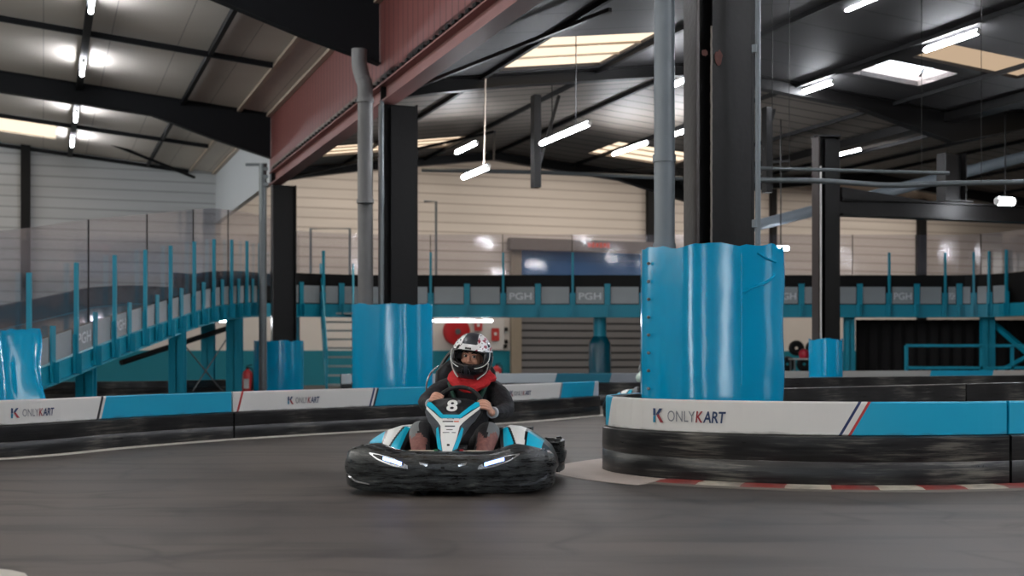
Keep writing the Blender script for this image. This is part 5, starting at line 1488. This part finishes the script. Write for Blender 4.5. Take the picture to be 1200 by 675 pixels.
    for s in (-1, 1):
        mb = MB(); ellipsoid(mb, (s * .15, .15, .12), (.05, .06, .12), 16, 12, Matrix.Rotation(R(-12), 3, 'X')); mb.build('shoe', M_rubber, D, smooth=True)
    # red neck warmer: folded ring of cloth
    rings = []
    nu = 48
    for (rx, ry, z, dy) in ((.080, .08, .845, .02), (.105, .10, .832, .012), (.128, .115, .812, .0), (.136, .125, .795, -.008), (.150, .135, .780, -.018), (.168, .148, .762, -.026), (.180, .156, .740, -.032), (.172, .150, .718, -.03), (.14, .125, .712, -.02), (.10, .1, .75, 0)):
        ring = []
        for k in range(nu):
            a = 2 * PI * k / nu; front = max(0, -math.sin(a))
            wv = 1 - .05 * (z < .80) * abs(math.sin(a)) + .04 * math.sin(7 * a + z * 70) + .05 * noise.noise(Vector((math.cos(a) * 3, math.sin(a) * 3, z * 30)))
            ring.append(Vector((.065 + rx * wv * math.cos(a), 1.055 + dy + ry * wv * math.sin(a), z + .035 - front ** 2 * .085 * (1 if z < .80 else .6) + .010 * noise.noise(Vector((math.cos(a) * 4, math.sin(a) * 4, z * 20))))))
        rings.append(ring)
    mb = MB(); mb.loft(rings, True, False, False); mb.build('neck_warmer', mat('red_cloth', (186, 26, 32), .8, var=.2, vscale=10, bump=.5, bscale=30), D, smooth=True, solid=.004)
    # helmet
    nu, nv = 120, 90; hr = Vector((.155, .175, .186))
    def hp(th, ph, sc_=1.0):
        # th from top, ph angle with front at -90 deg
        x = math.sin(th) * math.cos(ph); y = math.sin(th) * math.sin(ph); z = math.cos(th)
        front = max(0, -y)
        rz = hr.z * (1.0 if z > 0 else 1.06)
        k = 1 + (.10 * front ** 2 * math.exp(-((z + .62) / .28) ** 2))          # chin bar juts out
        p = Vector((x * hr.x * k * (1 - .16 * max(0, -z - .2)), y * hr.y * k - .01, z * rz))
        if z < -.3: p.x *= 1 - .10 * front
        return p * sc_
    def in_eye(p):
        lo_z = -.062 - .0 * p.x + .018 * (1 - min(1, (abs(p.x) / .085)) ** 2) * 0
        lo_z = -.030 - .030 * (1 - min(1, abs(p.x) / .10)) 
        lo_z = -.060 + .018 * (abs(p.x) / .1) ** 2 
        return p.y < -.04 and lo_z < p.z < .054 - .012 * (abs(p.x) / .1) ** 2 and abs(p.x) < .118
    MH = [mat('helmet_white', (236, 234, 234), .25, coat=.5), mat('helmet_black', (22, 22, 25), .25, coat=.5), mat('helmet_darkgrey', (52, 54, 60), .3), mat('helmet_red_fleck', (150, 34, 60), .3)]
    def hcol(p):
        x, y, z = p
        if y < .06 and abs(x) < .056 - .22 * max(0, z - .12) and .094 < z: return 2          # dark crown patch
        if .055 < z <= .19 and y < .10:
            if abs(x) > .055:
                nz = noise.noise(Vector((x * 40, y * 25, z * 45)))
                if nz > .30: return 1
                if nz < -.28 and x > 0: return 3
            return 0
        if z > .055: return 0 if abs(x) > .04 else 2
        if .030 < z <= .055: return 1 if abs(x) > .088 else 1
        if y < 0:
            if z < -.05 and abs(x) < .055: return 2 if (abs(x) < .012 or z < -.12) else 1
            if z < -.045 and abs(x) > .105: return 1
            return 1
        return 0 if z > -.02 else 1
    vs = []; fs = []; mi = []
    grid = {}
    for i in range(nv + 1):
        th = R(1) + (R(142) - R(1)) * i / nv
        for k in range(nu): grid[i, k] = len(vs); vs.append(hp(th, 2 * PI * k / nu))
    mb = MB(); mb.add([TILT @ v + HEAD for v in vs], [])
    for i in range(nv):
        for k in range(nu):
            q = [grid[i, k], grid[i, (k + 1) % nu], grid[i + 1, (k + 1) % nu], grid[i + 1, k]]
            c = sum((vs[j] for j in q), Vector()) / 4
            if in_eye(c): continue
            mb.f.append(q); mb.mi.append(hcol(c))
    mb.f.append([grid[0, k] for k in range(nu)][::-1]); mb.mi.append(1)
    H = mb.build('helmet', MH, D, smooth=True, solid=0)
    md = H.modifiers.new('t', 'SOLIDIFY'); md.thickness = .012; md.offset = -1
    # padded inner lining round the face, keeps the visor opening dark
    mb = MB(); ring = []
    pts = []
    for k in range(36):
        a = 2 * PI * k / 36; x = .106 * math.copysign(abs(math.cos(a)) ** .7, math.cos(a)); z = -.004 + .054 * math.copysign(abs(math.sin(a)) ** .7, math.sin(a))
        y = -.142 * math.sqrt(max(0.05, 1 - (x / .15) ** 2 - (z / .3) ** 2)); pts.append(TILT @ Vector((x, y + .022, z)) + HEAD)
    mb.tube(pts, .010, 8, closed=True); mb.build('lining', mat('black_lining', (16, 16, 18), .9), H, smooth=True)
    # white piping loops from the temples to the chin, brow rib, dark logo letters
    def onh(x, z, off=.004):
        lo, hi = .0, .3
        # find point of the shell with these x,z on the front side
        best = None
        for i in range(0, 60):
            th = R(2) + R(138) * i / 59
            for k in range(0, 61):
                ph = PI + PI * k / 60
                p = hp(th, ph); e = (p.x - x) ** 2 + (p.z - z) ** 2
                if best is None or e < best[0]: best = (e, p)
        p = best[1]; return TILT @ (p * (1 + off / p.length)) + HEAD
    for s in (-1, 1):
        mb = MB(); mb.tube(spline([onh(s * .140, .05), onh(s * .142, .0), onh(s * .122, -.045), onh(s * .085, -.068), onh(s * .062, -.072)], 4), .0032, 6); mb.build('white_piping', M_kwhite, H, smooth=True)
        mb = MB(); mb.tube(spline([onh(s * .141, -.03), onh(s * .126, -.09), onh(s * .095, -.13), onh(s * .07, -.150)], 4), .0042, 6); mb.build('white_piping', M_kwhite, H, smooth=True)
        mb = MB(); mb.tube(spline([onh(s * .02, -.08), onh(s * .03, -.11), onh(s * .026, -.135)], 4), .004, 6); mb.build('chin_vent', MH[2], H, smooth=True)
    for k in range(3): MB().obox(onh(-.016 + k * .016, .066, .002), TILT @ Vector((.0062, 0, 0)), TILT @ Vector((0, .003, 0)), TILT @ Vector((0, 0, .0065))).build('brow_marking', MH[1], H)
    return D

driver = make_driver('kart driver in black jacket, red neck warmer and black-white helmet steering with both hands')

ROOT = Vector((-.455, 8.47, 0)); YAW = R(-5)
for o in (kart, driver):
    l = o.location.copy(); o.rotation_euler = (0, 0, YAW); o.location = Matrix.Rotation(YAW, 3, 'Z') @ l + ROOT
# second kart half hidden behind the big pad
k2 = copy_tree(kart); k2['label'] = 'dark go-kart farther back, half hidden behind the largest teal pad'
d2 = copy_tree(driver); d2['label'] = 'second kart driver in pale clothing, mostly hidden behind the largest teal pad'
pale = mat('pale_green_white_jacket', (196, 214, 200), .6, var=.2, vscale=8)
for c in bpy.data.objects:
    if c.parent == d2 and c.name.startswith('jacket'):
        c.data = c.data.copy(); c.data.materials[0] = pale
yw = R(-12); rt = Vector((1.95, 18.0, 0))
for o, l in ((k2, Vector((0, 0, 0))), (d2, Vector((0, .9, .1)))):
    o.rotation_euler = (0, 0, yw); o.location = Matrix.Rotation(yw, 3, 'Z') @ l + rt
for c in list(bpy.data.objects):
    if c.parent and c.parent.parent == k2 and c.name.startswith('headlight_led'):
        c.data = c.data.copy(); c.data.materials.clear(); c.data.materials.append(M_galv)
# ------------------------------------------------------------------ camera, world
cam = bpy.data.cameras.new('camera'); co = bpy.data.objects.new('camera', cam); COL.objects.link(co)
co.location = (0, 0, HC); co.rotation_euler = (R(90), 0, 0)
cam.sensor_width = 36; cam.lens = 36 * FPX / 1200; cam.shift_y = (HOR - 337.5) / 1200
cam.clip_end = 200
cam.dof.use_dof = True; cam.dof.focus_distance = 9.0; cam.dof.aperture_fstop = 2.2
sc.camera = co
w = bpy.data.worlds.new('daylight'); sc.world = w; w.use_nodes = True
w.node_tree.nodes['Background'].inputs[0].default_value = lin((228, 226, 222)); w.node_tree.nodes['Background'].inputs[1].default_value = 1.0
sc.view_settings.view_transform = 'Standard'; sc.view_settings.look = 'None'; sc.view_settings.gamma = 1.0
sc.view_settings.exposure = 0.72
try: sc.view_settings.use_curve_mapping = False
except Exception: pass
sc.cycles.use_denoising = True
sc.cycles.max_bounces = 8; sc.cycles.diffuse_bounces = 4; sc.cycles.transparent_max_bounces = 16
sc.cycles.sample_clamp_indirect = 6
